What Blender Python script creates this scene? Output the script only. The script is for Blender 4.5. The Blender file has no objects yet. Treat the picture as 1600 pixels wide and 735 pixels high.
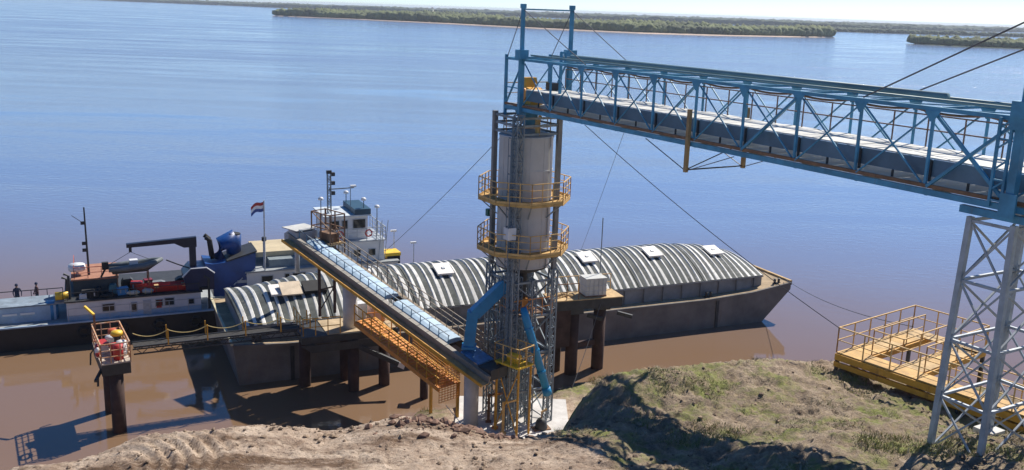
import bpy, bmesh, math, random
import numpy as np
from mathutils import Vector, Matrix
random.seed(7); np.random.seed(7)
R = math.radians
sc = bpy.context.scene
col = sc.collection

# ------------------------------------------------------------------ camera, sky, sun, exposure
cam_d = bpy.data.cameras.new('camera'); cam = bpy.data.objects.new('camera', cam_d); col.objects.link(cam)
cam_d.sensor_width = 36.0; cam_d.lens = 33.75; cam_d.clip_start = 0.5; cam_d.clip_end = 30000
PITCH, ROLL = R(13.2537), R(1.9)
fw = Vector((0, math.cos(PITCH), -math.sin(PITCH))); r0 = Vector((1, 0, 0)); u0 = r0.cross(fw)
rt = r0*math.cos(ROLL) + u0*math.sin(ROLL); up = rt.cross(fw)
cam.matrix_world = Matrix(((rt.x, up.x, -fw.x, 0), (rt.y, up.y, -fw.y, 0), (rt.z, up.z, -fw.z, 24), (0, 0, 0, 1)))
sc.camera = cam

SUN_AZ, SUN_EL = R(51), R(48.5)          # azimuth counter-clockwise from +X
world = bpy.data.worlds.new('World'); sc.world = world; world.use_nodes = True
wn = world.node_tree; bg = wn.nodes['Background']
sky = wn.nodes.new('ShaderNodeTexSky'); sky.sky_type = 'NISHITA'; sky.sun_disc = False
sky.sun_elevation = SUN_EL; sky.sun_rotation = math.pi/2 - SUN_AZ
sky.air_density = 0.55; sky.dust_density = 0.2; sky.ozone_density = 4.0; sky.altitude = 20
grade = wn.nodes.new('ShaderNodeHueSaturation'); grade.inputs['Saturation'].default_value = 1.22
wn.links.new(sky.outputs[0], grade.inputs['Color']); wn.links.new(grade.outputs[0], bg.inputs['Color']); bg.inputs['Strength'].default_value = 0.092
sun_d = bpy.data.lights.new('sun', 'SUN'); sun_d.energy = 4.2; sun_d.angle = R(0.53); sun_d.color = (1.0, 0.93, 0.82)
sun = bpy.data.objects.new('sun', sun_d); col.objects.link(sun)
sdir = Vector((math.cos(SUN_AZ)*math.cos(SUN_EL), math.sin(SUN_AZ)*math.cos(SUN_EL), math.sin(SUN_EL)))
sun.rotation_euler = sdir.to_track_quat('Z', 'Y').to_euler(); sun.location = (60, 60, 80)
vs = sc.view_settings; vs.view_transform = 'Standard'; vs.look = 'None'; vs.exposure = 0.66; vs.gamma = 1.0

# ------------------------------------------------------------------ materials
MATS = {}
def M(name, c, rough=0.6, metal=0.0, var=0.18, scale=2.0, rust=0.0, rc=(0.13, 0.055, 0.025), streak=True, bump=0.0, c2=None, orand=0.0):
    if name in MATS: return MATS[name]
    m = bpy.data.materials.new(name); m.use_nodes = True; nt = m.node_tree; L = nt.links.new
    b = nt.nodes['Principled BSDF']; b.inputs['Roughness'].default_value = rough; b.inputs['Metallic'].default_value = metal
    tc = nt.nodes.new('ShaderNodeTexCoord')
    n = nt.nodes.new('ShaderNodeTexNoise'); n.inputs['Scale'].default_value = scale; n.inputs['Detail'].default_value = 6; n.inputs['Roughness'].default_value = 0.65
    L(tc.outputs['Object'], n.inputs['Vector'])
    r = nt.nodes.new('ShaderNodeValToRGB'); r.color_ramp.elements[0].position = 0.32; r.color_ramp.elements[1].position = 0.68
    lo = [x*(1-var) for x in c]; hi = [min(1, x*(1+var)) for x in (c2 or c)]
    r.color_ramp.elements[0].color = (*lo, 1); r.color_ramp.elements[1].color = (*hi, 1)
    L(n.outputs['Fac'], r.inputs['Fac']); out = r.outputs['Color']
    if orand:
        oi = nt.nodes.new('ShaderNodeObjectInfo'); mr = nt.nodes.new('ShaderNodeMapRange')
        mr.inputs['To Min'].default_value = 1-orand; mr.inputs['To Max'].default_value = 1+orand*0.4
        L(oi.outputs['Random'], mr.inputs['Value'])
        hs = nt.nodes.new('ShaderNodeHueSaturation'); L(mr.outputs[0], hs.inputs['Value']); L(out, hs.inputs['Color']); out = hs.outputs['Color']
    if rust:
        mp = nt.nodes.new('ShaderNodeMapping'); mp.inputs['Scale'].default_value = (1.6, 1.6, 0.22 if streak else 1.6)
        L(tc.outputs['Object'], mp.inputs['Vector'])
        n2 = nt.nodes.new('ShaderNodeTexNoise'); n2.inputs['Scale'].default_value = 1.7; n2.inputs['Detail'].default_value = 8; n2.inputs['Roughness'].default_value = 0.7
        L(mp.outputs[0], n2.inputs['Vector'])
        r2 = nt.nodes.new('ShaderNodeValToRGB'); r2.color_ramp.elements[0].position = 0.72-rust*0.42; r2.color_ramp.elements[1].position = 0.86-rust*0.36
        L(n2.outputs['Fac'], r2.inputs['Fac'])
        mx = nt.nodes.new('ShaderNodeMix'); mx.data_type = 'RGBA'; L(r2.outputs['Color'], mx.inputs['Factor']); L(out, mx.inputs['A']); mx.inputs['B'].default_value = (*rc, 1)
        out = mx.outputs['Result']
    L(out, b.inputs['Base Color'])
    if bump:
        bp = nt.nodes.new('ShaderNodeBump'); bp.inputs['Strength'].default_value = bump; bp.inputs['Distance'].default_value = 0.05
        L(n.outputs['Fac'], bp.inputs['Height']); L(bp.outputs[0], b.inputs['Normal'])
    MATS[name] = m; return m

blue = M('blue_steel', (0.06, 0.26, 0.42), 0.5, 0, 0.3, 1.2, rust=0.26, rc=(0.12, 0.13, 0.15), orand=0.12)
blue2 = M('pale_blue_panel', (0.09, 0.165, 0.235), 0.55, 0, 0.2, 1.2, rust=0.15, rc=(0.2, 0.2, 0.19), orand=0.15)
blue3 = M('bright_blue_chute', (0.010, 0.21, 0.43), 0.45, 0, 0.15, 1.5, rust=0.08, rc=(0.05, 0.12, 0.2))
plate = M('galvanised_plate', (0.58, 0.57, 0.53), 0.55, 0.0, 0.15, 1.6, rust=0.18, rc=(0.35, 0.27, 0.2), streak=False, orand=0.18)
covp = M('pale_blue_cover', (0.46, 0.60, 0.72), 0.4, 0.0, 0.15, 2.0, rust=0.15, rc=(0.3, 0.36, 0.42), streak=False, orand=0.3)
silo_m = M('silo_grey', (0.46, 0.455, 0.44), 0.6, 0.0, 0.10, 0.8, rust=0.15, rc=(0.22, 0.19, 0.16))
steel = M('grey_steel', (0.20, 0.24, 0.27), 0.5, 0.2, 0.25, 2.5, rust=0.2)
lsteel = M('light_grey_steel', (0.40, 0.43, 0.46), 0.5, 0.2, 0.2, 2.5, rust=0.12, rc=(0.22, 0.17, 0.13))
yellow = M('yellow_paint', (0.60, 0.30, 0.030), 0.55, 0, 0.2, 2.0, rust=0.25, rc=(0.22, 0.09, 0.03))
byellow = M('bright_yellow_paint', (0.75, 0.47, 0.03), 0.5, 0, 0.15, 2.0, rust=0.08)
orange = M('orange_paint', (0.68, 0.26, 0.05), 0.55, 0, 0.2, 2.0, rust=0.25, rc=(0.25, 0.10, 0.04))
tan = M('dusty_tan_steel', (0.48, 0.33, 0.16), 0.8, 0, 0.3, 2.0, rust=0.3, rc=(0.2, 0.12, 0.06), streak=False)
tower_m = M('tower_grey', (0.36, 0.395, 0.43), 0.5, 0.2, 0.2, 2.5, rust=0.12, rc=(0.2, 0.17, 0.14))
rail_y = M('faded_yellow_rail', (0.60, 0.38, 0.14), 0.6, 0, 0.25, 3.0, rust=0.3, rc=(0.3, 0.15, 0.08))
pile_m = M('rusty_pile', (0.052, 0.028, 0.023), 0.85, 0, 0.35, 1.5, rust=0.2, rc=(0.03, 0.02, 0.018), bump=0.4)
darkst = M('dark_steel', (0.035, 0.038, 0.042), 0.6, 0.1, 0.3, 2.0, rust=0.25, rc=(0.08, 0.05, 0.035))
conc = M('concrete', (0.56, 0.54, 0.51), 0.85, 0, 0.15, 1.2, rust=0.15, rc=(0.25, 0.22, 0.2), bump=0.3)
concp = M('pale_concrete', (0.52, 0.50, 0.48), 0.9, 0, 0.22, 0.9, rust=0.3, rc=(0.30, 0.25, 0.20), streak=False, bump=0.3)
hull_m = M('barge_hull', (0.14, 0.132, 0.128), 0.75, 0, 0.3, 0.5, rust=0.35, rc=(0.17, 0.125, 0.095), bump=0.3)
coam_m = M('barge_coaming', (0.20, 0.215, 0.23), 0.7, 0, 0.25, 0.8, rust=0.3, rc=(0.12, 0.08, 0.06))
deck_m = M('barge_deck', (0.36, 0.27, 0.17), 0.9, 0, 0.3, 1.0, rust=0.35, rc=(0.13, 0.13, 0.10), streak=False)
trough = M('cover_trough', (0.060, 0.070, 0.068), 0.8, 0, 0.45, 1.0, rust=0.4, rc=(0.17, 0.165, 0.15), streak=False)
ribw = M('cover_rib_white', (0.66, 0.655, 0.62), 0.65, 0, 0.16, 1.2, rust=0.42, rc=(0.33, 0.31, 0.27), streak=False, orand=0.28)
lid_m = M('white_lid', (0.78, 0.75, 0.70), 0.6, 0, 0.1, 1.5, rust=0.2, rc=(0.5, 0.42, 0.33), streak=False)
lid_t = M('tan_lid', (0.55, 0.45, 0.33), 0.7, 0, 0.2, 1.5)
black = M('black_hull', (0.010, 0.011, 0.016), 0.55, 0, 0.4, 0.8, rust=0.1, rc=(0.05, 0.03, 0.02))
white = M('white_paint', (0.66, 0.66, 0.66), 0.45, 0, 0.08, 1.0, rust=0.18, rc=(0.42, 0.36, 0.30))
palebl = M('pale_blue_paint', (0.30, 0.42, 0.55), 0.5, 0, 0.2, 1.0, rust=0.2, rc=(0.4, 0.36, 0.3))
cobalt = M('cobalt_paint', (0.008, 0.055, 0.22), 0.42, 0, 0.25, 0.8, rust=0.1, rc=(0.03, 0.05, 0.12))
glassm = M('dark_glass', (0.012, 0.016, 0.020), 0.08, 0, 0.1, 1.0)
tanroof = M('buff_roof', (0.48, 0.40, 0.26), 0.8, 0, 0.15, 1.0)
greyroof = M('grey_deck', (0.27, 0.29, 0.30), 0.8, 0, 0.2, 1.0)
redp = M('red_paint', (0.42, 0.03, 0.025), 0.5, 0, 0.2, 2.0)
rubber = M('black_rubber', (0.015, 0.015, 0.017), 0.8, 0, 0.3, 3.0)
greyb = M('grey_inflatable', (0.12, 0.14, 0.15), 0.6, 0, 0.2, 2.0)
ropey = M('yellow_rope', (0.62, 0.50, 0.22), 0.9, 0, 0.15, 6.0)
cable_m = M('steel_cable', (0.10, 0.10, 0.11), 0.6, 0.3, 0.1, 3.0)
skinm = M('skin', (0.35, 0.19, 0.12), 0.6); navy = M('navy_cloth', (0.02, 0.03, 0.07), 0.9); maroon = M('maroon_cloth', (0.10, 0.03, 0.035), 0.9)
brownr = M('brown_frame', (0.20, 0.11, 0.06), 0.75, 0, 0.3, 2.0, rust=0.3, rc=(0.07, 0.04, 0.03))
greenp = M('green_paint', (0.02, 0.12, 0.10), 0.5)

# ------------------------------------------------------------------ mesh helpers
class MB:
    def __init__(s): s.v = []; s.f = []
    def add(s, vs, fs):
        o = len(s.v); s.v += [tuple(x) for x in vs]; s.f += [tuple(i+o for i in f) for f in fs]; return s
    def box(s, x0, x1, y0, y1, z0, z1):
        return s.add([(x0,y0,z0),(x1,y0,z0),(x1,y1,z0),(x0,y1,z0),(x0,y0,z1),(x1,y0,z1),(x1,y1,z1),(x0,y1,z1)],
                     [(0,3,2,1),(4,5,6,7),(0,1,5,4),(1,2,6,5),(2,3,7,6),(3,0,4,7)])
    def bar(s, p, q, w, h=None):
        h = h or w; p = Vector(p); q = Vector(q); d = (q-p).normalized()
        ref = Vector((0,0,1)) if abs(d.z) < 0.95 else Vector((1,0,0))
        a = d.cross(ref).normalized()*(w/2); b = a.cross(d).normalized()*(h/2)
        vs = [p-a-b, p+a-b, p+a+b, p-a+b, q-a-b, q+a-b, q+a+b, q-a+b]
        return s.add(vs, [(0,1,2,3),(7,6,5,4),(0,4,5,1),(1,5,6,2),(2,6,7,3),(3,7,4,0)])
    def tube(s, pts, r, n=6, caps=True):
        pts = [Vector(p) for p in pts]; rs = r if isinstance(r, (list, tuple)) else [r]*len(pts)
        rings = []
        for i, p in enumerate(pts):
            d = ((pts[min(i+1, len(pts)-1)]) - pts[max(i-1, 0)]).normalized()
            ref = Vector((0,0,1)) if abs(d.z) < 0.9 else Vector((1,0,0))
            a = d.cross(ref).normalized(); b = a.cross(d).normalized()
            rings.append([p + (a*math.cos(t)+b*math.sin(t))*rs[i] for t in [2*math.pi*k/n for k in range(n)]])
        vs = [v for rg in rings for v in rg]; fs = []
        for i in range(len(pts)-1):
            for k in range(n): fs.append((i*n+k, (i+1)*n+k, (i+1)*n+(k+1)%n, i*n+(k+1)%n))
        if caps: fs.append(tuple(range(n))); fs.append(tuple((len(pts)-1)*n+k for k in reversed(range(n))))
        return s.add(vs, fs)
    def lathe(s, prof, cx=0, cy=0, n=24, a0=0, a1=2*math.pi):
        full = abs(a1-a0-2*math.pi) < 1e-6; m = n if full else n+1; vs = []; fs = []
        for r, z in prof:
            for k in range(m):
                t = a0+(a1-a0)*k/n; vs.append((cx+r*math.cos(t), cy+r*math.sin(t), z))
        for i in range(len(prof)-1):
            for k in range(n):
                k2 = (k+1) % m; fs.append((i*m+k, i*m+k2, (i+1)*m+k2, (i+1)*m+k))
        return s.add(vs, fs)
    def prism(s, poly, y0, y1):            # poly in (x,z), extruded along y
        n = len(poly); vs = [(x, y0, z) for x, z in poly]+[(x, y1, z) for x, z in poly]
        fs = [tuple(range(n)), tuple(reversed(range(n, 2*n)))]+[(i, i+n, (i+1)%n+n, (i+1)%n) for i in range(n)]
        return s.add(vs, fs)
    def railing(s, pts, h=1.1, step=1.2, w=0.05, mids=(0.5,), closed=False, toe=0.0):
        pts = [Vector(p) for p in pts]
        if closed: pts = pts+[pts[0]]
        for a, b in zip(pts[:-1], pts[1:]):
            L = (b-a).length; k = max(1, round(L/step))
            for i in range(k+1):
                p = a.lerp(b, i/k); s.bar(p, p+Vector((0,0,h)), w)
            s.bar(a+Vector((0,0,h)), b+Vector((0,0,h)), w*1.1)
            for m in mids: s.bar(a+Vector((0,0,h*m)), b+Vector((0,0,h*m)), w*0.8)
            if toe: s.bar(a+Vector((0,0,toe/2)), b+Vector((0,0,toe/2)), w*0.6, toe)
        return s
    def mesh(s, name, mat, smooth=False):
        me = bpy.data.meshes.new(name); me.from_pydata(s.v, [], s.f); me.update()
        bm = bmesh.new(); bm.from_mesh(me); bmesh.ops.recalc_face_normals(bm, faces=bm.faces); bm.to_mesh(me); bm.free()
        if smooth: me.shade_smooth()
        me.materials.append(mat); return me
    def build(s, name, mat, parent=None, smooth=False, loc=None, rot=None):
        return put(name, s.mesh(name, mat, smooth), parent, loc, rot)
def put(name, me, parent=None, loc=None, rot=None):
    o = bpy.data.objects.new(name, me); col.objects.link(o)
    if parent: o.parent = parent
    if loc is not None: o.location = loc
    if rot is not None: o.rotation_euler = rot
    return o
def thing(name, label, cat, loc=(0,0,0), rz=0.0, group=None):
    o = bpy.data.objects.new(name, None); col.objects.link(o); o.location = loc; o.rotation_euler = (0,0,rz)
    o.empty_display_size = 0.5; return tag(o, label, cat, group)
def tag(o, label, cat, group=None):
    o['label'] = label; o['category'] = cat
    if group: o['group'] = group
    return o
def struct(o): o['kind'] = 'structure'; return o
def stuff(o, label=None, cat=None):
    o['kind'] = 'stuff'
    if label: o['label'] = label; o['category'] = cat
    return o
def frame_pt(o, x, y, z):
    c, s = math.cos(o.rotation_euler.z), math.sin(o.rotation_euler.z)
    return Vector((o.location.x+c*x-s*y, o.location.y+s*x+c*y, o.location.z+z))
def sag(p, q, d, n=14):
    p = Vector(p); q = Vector(q)
    return [p.lerp(q, i/n)-Vector((0,0,4*d*(i/n)*(1-i/n))) for i in range(n+1)]

# ------------------------------------------------------------------ numpy value noise
_perm = np.random.RandomState(3).permutation(4096)
def vnoise(x, y):
    xi = np.floor(x).astype(int); yi = np.floor(y).astype(int); fx = x-xi; fy = y-yi
    fx = fx*fx*(3-2*fx); fy = fy*fy*(3-2*fy)
    h = lambda a, b: _perm[(_perm[a & 4095]+b) & 4095]/4095.0
    return (h(xi,yi)*(1-fx)+h(xi+1,yi)*fx)*(1-fy)+(h(xi,yi+1)*(1-fx)+h(xi+1,yi+1)*fx)*fy
def fbm(x, y, oct=5, gain=0.5):
    s = 0; a = 1; t = 0
    for i in range(oct): s = s+a*(vnoise(x*2**i+17*i, y*2**i+31*i)-0.5); t += a; a *= gain
    return s/t*2

# ------------------------------------------------------------------ river
def water():
    s = 14000
    me = bpy.data.meshes.new('river_water'); me.from_pydata([(-s,-60,0),(s,-60,0),(s,s,0),(-s,s,0)], [], [(0,1,2,3)])
    o = put('river_water', me); struct(o)
    m = bpy.data.materials.new('river'); m.use_nodes = True; nt = m.node_tree; L = nt.links.new; N = nt.nodes.new
    b = nt.nodes['Principled BSDF']; b.inputs['IOR'].default_value = 1.6
    geo = N('ShaderNodeNewGeometry')
    sep = N('ShaderNodeSeparateXYZ'); L(geo.outputs['Position'], sep.inputs[0])
    # mud in suspension, slightly varying
    nb = N('ShaderNodeTexNoise'); nb.inputs['Scale'].default_value = 0.03; nb.inputs['Detail'].default_value = 5; L(geo.outputs['Position'], nb.inputs['Vector'])
    rp = N('ShaderNodeValToRGB'); rp.color_ramp.elements[0].position = 0.3; rp.color_ramp.elements[1].position = 0.7
    rp.color_ramp.elements[0].color = (0.185, 0.112, 0.064, 1); rp.color_ramp.elements[1].color = (0.21, 0.138, 0.090, 1)
    L(nb.outputs['Fac'], rp.inputs['Fac'])
    # silt brown along the bank; farther out, sky-reflection blue painted into base colour
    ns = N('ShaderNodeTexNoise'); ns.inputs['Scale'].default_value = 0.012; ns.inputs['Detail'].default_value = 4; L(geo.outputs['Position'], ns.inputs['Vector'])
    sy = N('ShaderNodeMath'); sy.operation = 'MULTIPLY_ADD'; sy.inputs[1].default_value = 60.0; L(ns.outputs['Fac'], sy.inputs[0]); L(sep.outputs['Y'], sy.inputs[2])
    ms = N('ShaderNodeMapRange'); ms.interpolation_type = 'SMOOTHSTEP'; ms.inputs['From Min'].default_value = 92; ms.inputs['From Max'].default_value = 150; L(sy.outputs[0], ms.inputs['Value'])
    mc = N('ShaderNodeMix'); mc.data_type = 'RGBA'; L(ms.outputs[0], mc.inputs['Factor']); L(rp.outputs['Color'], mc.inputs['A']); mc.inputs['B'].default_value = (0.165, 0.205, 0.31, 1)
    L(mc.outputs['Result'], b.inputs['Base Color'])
    # sheltered by the bank, rippled out in the stream, in wind patches
    mr = N('ShaderNodeMapRange'); mr.inputs['From Min'].default_value = 62; mr.inputs['From Max'].default_value = 420; mr.inputs['To Min'].default_value = 0.03; mr.inputs['To Max'].default_value = 1.0
    L(sep.outputs['Y'], mr.inputs['Value'])
    mpw = N('ShaderNodeMapping'); mpw.inputs['Scale'].default_value = (0.004, 0.016, 1); L(geo.outputs['Position'], mpw.inputs['Vector'])
    nw = N('ShaderNodeTexNoise'); nw.inputs['Scale'].default_value = 1.0; nw.inputs['Detail'].default_value = 8; nw.inputs['Roughness'].default_value = 0.68; L(mpw.outputs[0], nw.inputs['Vector'])
    rw = N('ShaderNodeMapRange'); rw.inputs['From Min'].default_value = 0.40; rw.inputs['From Max'].default_value = 0.60; rw.inputs['To Min'].default_value = 0.22; rw.inputs['To Max'].default_value = 1.15
    mpv = N('ShaderNodeMapping'); mpv.inputs['Scale'].default_value = (0.012, 0.085, 1); mpv.inputs['Rotation'].default_value = (0, 0, 0.06); L(geo.outputs['Position'], mpv.inputs['Vector'])
    nv = N('ShaderNodeTexNoise'); nv.inputs['Scale'].default_value = 1.0; nv.inputs['Detail'].default_value = 6; nv.inputs['Roughness'].default_value = 0.6; nv.inputs['Distortion'].default_value = 0.6; L(mpv.outputs[0], nv.inputs['Vector'])
    av = N('ShaderNodeMix'); av.data_type = 'FLOAT'; av.inputs['Factor'].default_value = 0.5; L(nw.outputs['Fac'], av.inputs['A']); L(nv.outputs['Fac'], av.inputs['B'])
    L(av.outputs['Result'], rw.inputs['Value'])
    st = N('ShaderNodeMath'); st.operation = 'MULTIPLY'; L(mr.outputs[0], st.inputs[0]); L(rw.outputs[0], st.inputs[1])
    mp1 = N('ShaderNodeMapping'); mp1.inputs['Scale'].default_value = (0.6, 1.3, 1); mp1.inputs['Rotation'].default_value = (0,0,0.3); L(geo.outputs['Position'], mp1.inputs['Vector'])
    n1 = N('ShaderNodeTexNoise'); n1.inputs['Scale'].default_value = 1.1; n1.inputs['Detail'].default_value = 5; n1.inputs['Roughness'].default_value = 0.6; L(mp1.outputs[0], n1.inputs['Vector'])
    bp = N('ShaderNodeBump'); bp.inputs['Distance'].default_value = 0.34; L(st.outputs[0], bp.inputs['Strength']); L(n1.outputs['Fac'], bp.inputs['Height'])
    L(bp.outputs[0], b.inputs['Normal'])
    ro = N('ShaderNodeMath'); ro.operation = 'MULTIPLY_ADD'; ro.inputs[1].default_value = 0.16; ro.inputs[2].default_value = 0.02; L(st.outputs[0], ro.inputs[0]); L(ro.outputs[0], b.inputs['Roughness'])
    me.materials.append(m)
water()

# ------------------------------------------------------------------ bank terrain (one sheet)
CP = [(-16.4,29.2,8.5),(-15.5,29.2,8.6),(-13.8,29.7,8.8),(-12.6,31.1,8.9),(-11.1,31.3,9.0),(-9.1,32.2,9.0),(-7.5,32.4,8.9),(-6.0,32.3,8.8),(-4.5,33.2,9.0),(-3.4,33.3,9.0),(-2.1,32.7,9.1),(-1.0,31.7,9.3),(0.0,31.0,9.4),(1.4,31.1,9.5),(1.8,31.2,9.6),
 (-13.5,26.8,9.1),(-11.9,27.8,9.4),(-7.8,27.5,9.7),(-3.8,27.6,9.8),(0.2,27.5,10.0),(2.2,27.3,10.2),(-1.9,29.7,9.6),(-10.4,29.2,9.4),(-6.2,29.8,9.4),(1.3,29.1,9.9),(2.2,33.6,8.7),(3.0,33.4,9.2),(4.6,31.4,9.8),(5.6,29.8,9.9),(6.6,28.6,10.1),(7.3,27.8,10.2),(2.5,29.4,10.1),(3.6,27.7,10.2),
 (2.7,35.2,8.7),(3.5,36.1,9.4),(4.3,36.5,9.5),(5.2,37.0,9.5),(8.4,38.6,9.5),(11.4,39.7,9.4),(14.7,41.1,8.9),(16.8,39.4,8.7),(14.5,38.7,8.95),(17.0,35.2,9.05),(5.1,34.4,9.7),(7.6,34.6,9.7),(10.1,34.8,9.7),(12.4,35.1,9.6),(8.9,30.2,10.2),(10.9,29.8,10.5),(11.6,26.1,11.1),
 (13.6,28.3,11.0),(14.5,27.0,11.2),(16.3,29.9,10.7),(17.2,28.5,11.0),(12.6,23.8,11.6),(14.2,24.3,11.8),(18.5,33.0,9.2),(20.5,38.0,9.0),(24.0,33.0,10.2),(30.0,28.0,11.0),
 (-14.5,33.0,4.5),(-12.0,35.0,4.6),(-9.0,36.2,4.6),(-6.5,36.5,4.6),(-4.0,37.2,4.8),(-1.5,36.6,4.8),(0.5,35.2,5.4),(1.5,36.8,4.6),(2.2,39.0,4.4),(4.5,41.0,5.0),(8.5,43.0,5.2),(12.0,44.5,5.2),(16.0,45.5,4.8),(20.0,43.5,5.0),(-17.5,31.0,5.0),(-18.5,28.0,7.0),(-20.5,29.5,3.2),
 (-13.0,38.5,0.8),(-9.0,40.0,0.9),(-5.5,41.0,1.4),(-2.0,41.5,1.8),(1.0,41.5,1.8),(3.5,44.5,1.6),(7.0,47.5,1.5),(12.0,48.5,1.5),(17.0,49.0,1.2),(22.0,47.0,1.0),(27.0,42.0,1.0),(-18.0,35.0,0.8),(-23.0,31.5,0.3),
 (-4.0,46.5,1.0),(0.0,45.5,1.1),(3.5,48.5,0.95),(-8.0,45.0,0.2),(-13.0,43.0,-0.6),(-19.0,39.0,-0.8),(-25.0,34.0,-1.2),
 (3.9,54.0,0.75),(4.6,56.5,0.5),(-6.9,53.3,0.0),(-4.2,54.6,0.05),(4.6,59.6,0.05),(7.3,60.8,0.0),(11.0,59.0,-0.1),(16.0,57.0,-0.3),(23.0,53.0,-0.5),(30.0,47.0,-0.6),
 (-2.5,51.0,0.85),(1.0,49.6,0.85),(3.3,51.5,0.85),(1.0,54.5,0.85),(-1.8,53.4,0.8),(-3.6,50.0,0.8),(-5.5,50.5,0.4),
 (-8.0,50.0,-0.6),(-14.0,48.0,-2.0),(-22.0,44.0,-2.0),(-7.0,57.0,-1.6),(-3.0,58.5,-1.6),(1.0,59.5,-1.0),(5.0,63.0,-1.6),(12.0,63.0,-2.0),(24.0,58.0,-2.0),(36.0,48.0,-2.0),
 (0.0,22.0,11.0),(-12.0,22.0,10.2),(8.0,20.0,11.6),(0.0,10.0,12.5),(22.0,18.0,12.8),(-24.0,22.0,8.0),(0.0,0.0,13.5),(-30.0,0.0,13.0),(30.0,0.0,14.5),(40.0,30.0,10.0),(-34.0,24.0,3.0)]
CP = np.array(CP)
def tps(P):
    n = len(P); d = np.hypot(P[:,None,0]-P[None,:,0], P[:,None,1]-P[None,:,1]); K = np.where(d > 0, d*d*np.log(d+1e-9), 0)+np.eye(n)*0.6
    Q = np.c_[np.ones(n), P[:,:2]]; A = np.block([[K, Q],[Q.T, np.zeros((3,3))]])
    return np.linalg.solve(A, np.r_[P[:,2], 0, 0, 0])
WT = tps(CP)
def tps_eval(x, y):
    z = WT[-3]+WT[-2]*x+WT[-1]*y
    for (px, py, _), w in zip(CP, WT[:-3]):
        d2 = (x-px)**2+(y-py)**2; z = z+w*0.5*d2*np.log(d2+1e-9)
    return z
def sstep(a, b, t): t = np.clip((t-a)/(b-a), 0, 1); return t*t*(3-2*t)
def shore_y(x): return np.where(x < 0, 46+x*0.2, np.where(x < 20, 58-x*0.1, 56-(x-20)*0.45))
def height(x, y, fine=True):
    zr = tps_eval(np.clip(x, -34, 36), np.clip(y, 2, 62))
    d = np.where(x < -5, np.clip(40+(x+30)*0.1, 8, 60)-y, 50-np.maximum(x-36, 0)*0.12-y)
    zs = np.clip(-2+d*0.36, -3, 13)
    w = sstep(28, 40, np.abs(x-1))+sstep(61, 66, y); w = np.clip(w, 0, 1)
    z = zr*(1-w)+zs*w
    if fine:
        pad = np.clip(np.maximum(np.abs(x-0.4)/4.2, np.abs(y-51.8)/3.4), 0, 1.6); k = sstep(0.85, 1.4, pad)
        side = sstep(-0.6, 1.4, x-(1.9+(31-y)*0.44))
        n = fbm(x*0.30, y*0.30, 4)*0.22*(0.6+0.9*side)+fbm(x*1.5+5, y*1.5, 5, 0.62)*0.15*(0.7+0.6*side)+fbm(x*5.0, y*5.0, 3, 0.65)*0.085*(1+0.6*side)
        # wheel ruts running along the dirt track, curling up on the left
        t = np.sin((y*1.0+0.22*x+0.8*np.sin(x*0.35))*7.0+2.4*fbm(x*0.4, y*0.4, 2))
        ruts = -np.clip(t-0.3, 0, 1)*0.11*(1-side)*sstep(36.0, 33.0, y)*np.clip(0.3+1.4*fbm(x*0.3+8, y*0.3, 2), 0, 1)
        rr = np.hypot(x+13.2, y-27.2)
        arc = np.sin(rr*13.5)*0.13*np.exp(-((x+10.6)/1.7)**2-((y-29.2)/2.0)**2)
        z = z+(n+ruts+arc)*k
    return z
def axis(lo, hi, fine, a, b, coarse=12):
    s = [lo]
    core = np.arange(a, b+1e-6, fine); left = a-np.cumsum(fine*1.18**np.arange(60)); right = b+np.cumsum(fine*1.18**np.arange(60))
    left = left[left > lo]; right = right[right < hi]
    return np.r_[lo, left[::-1], core, right, hi]
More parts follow.
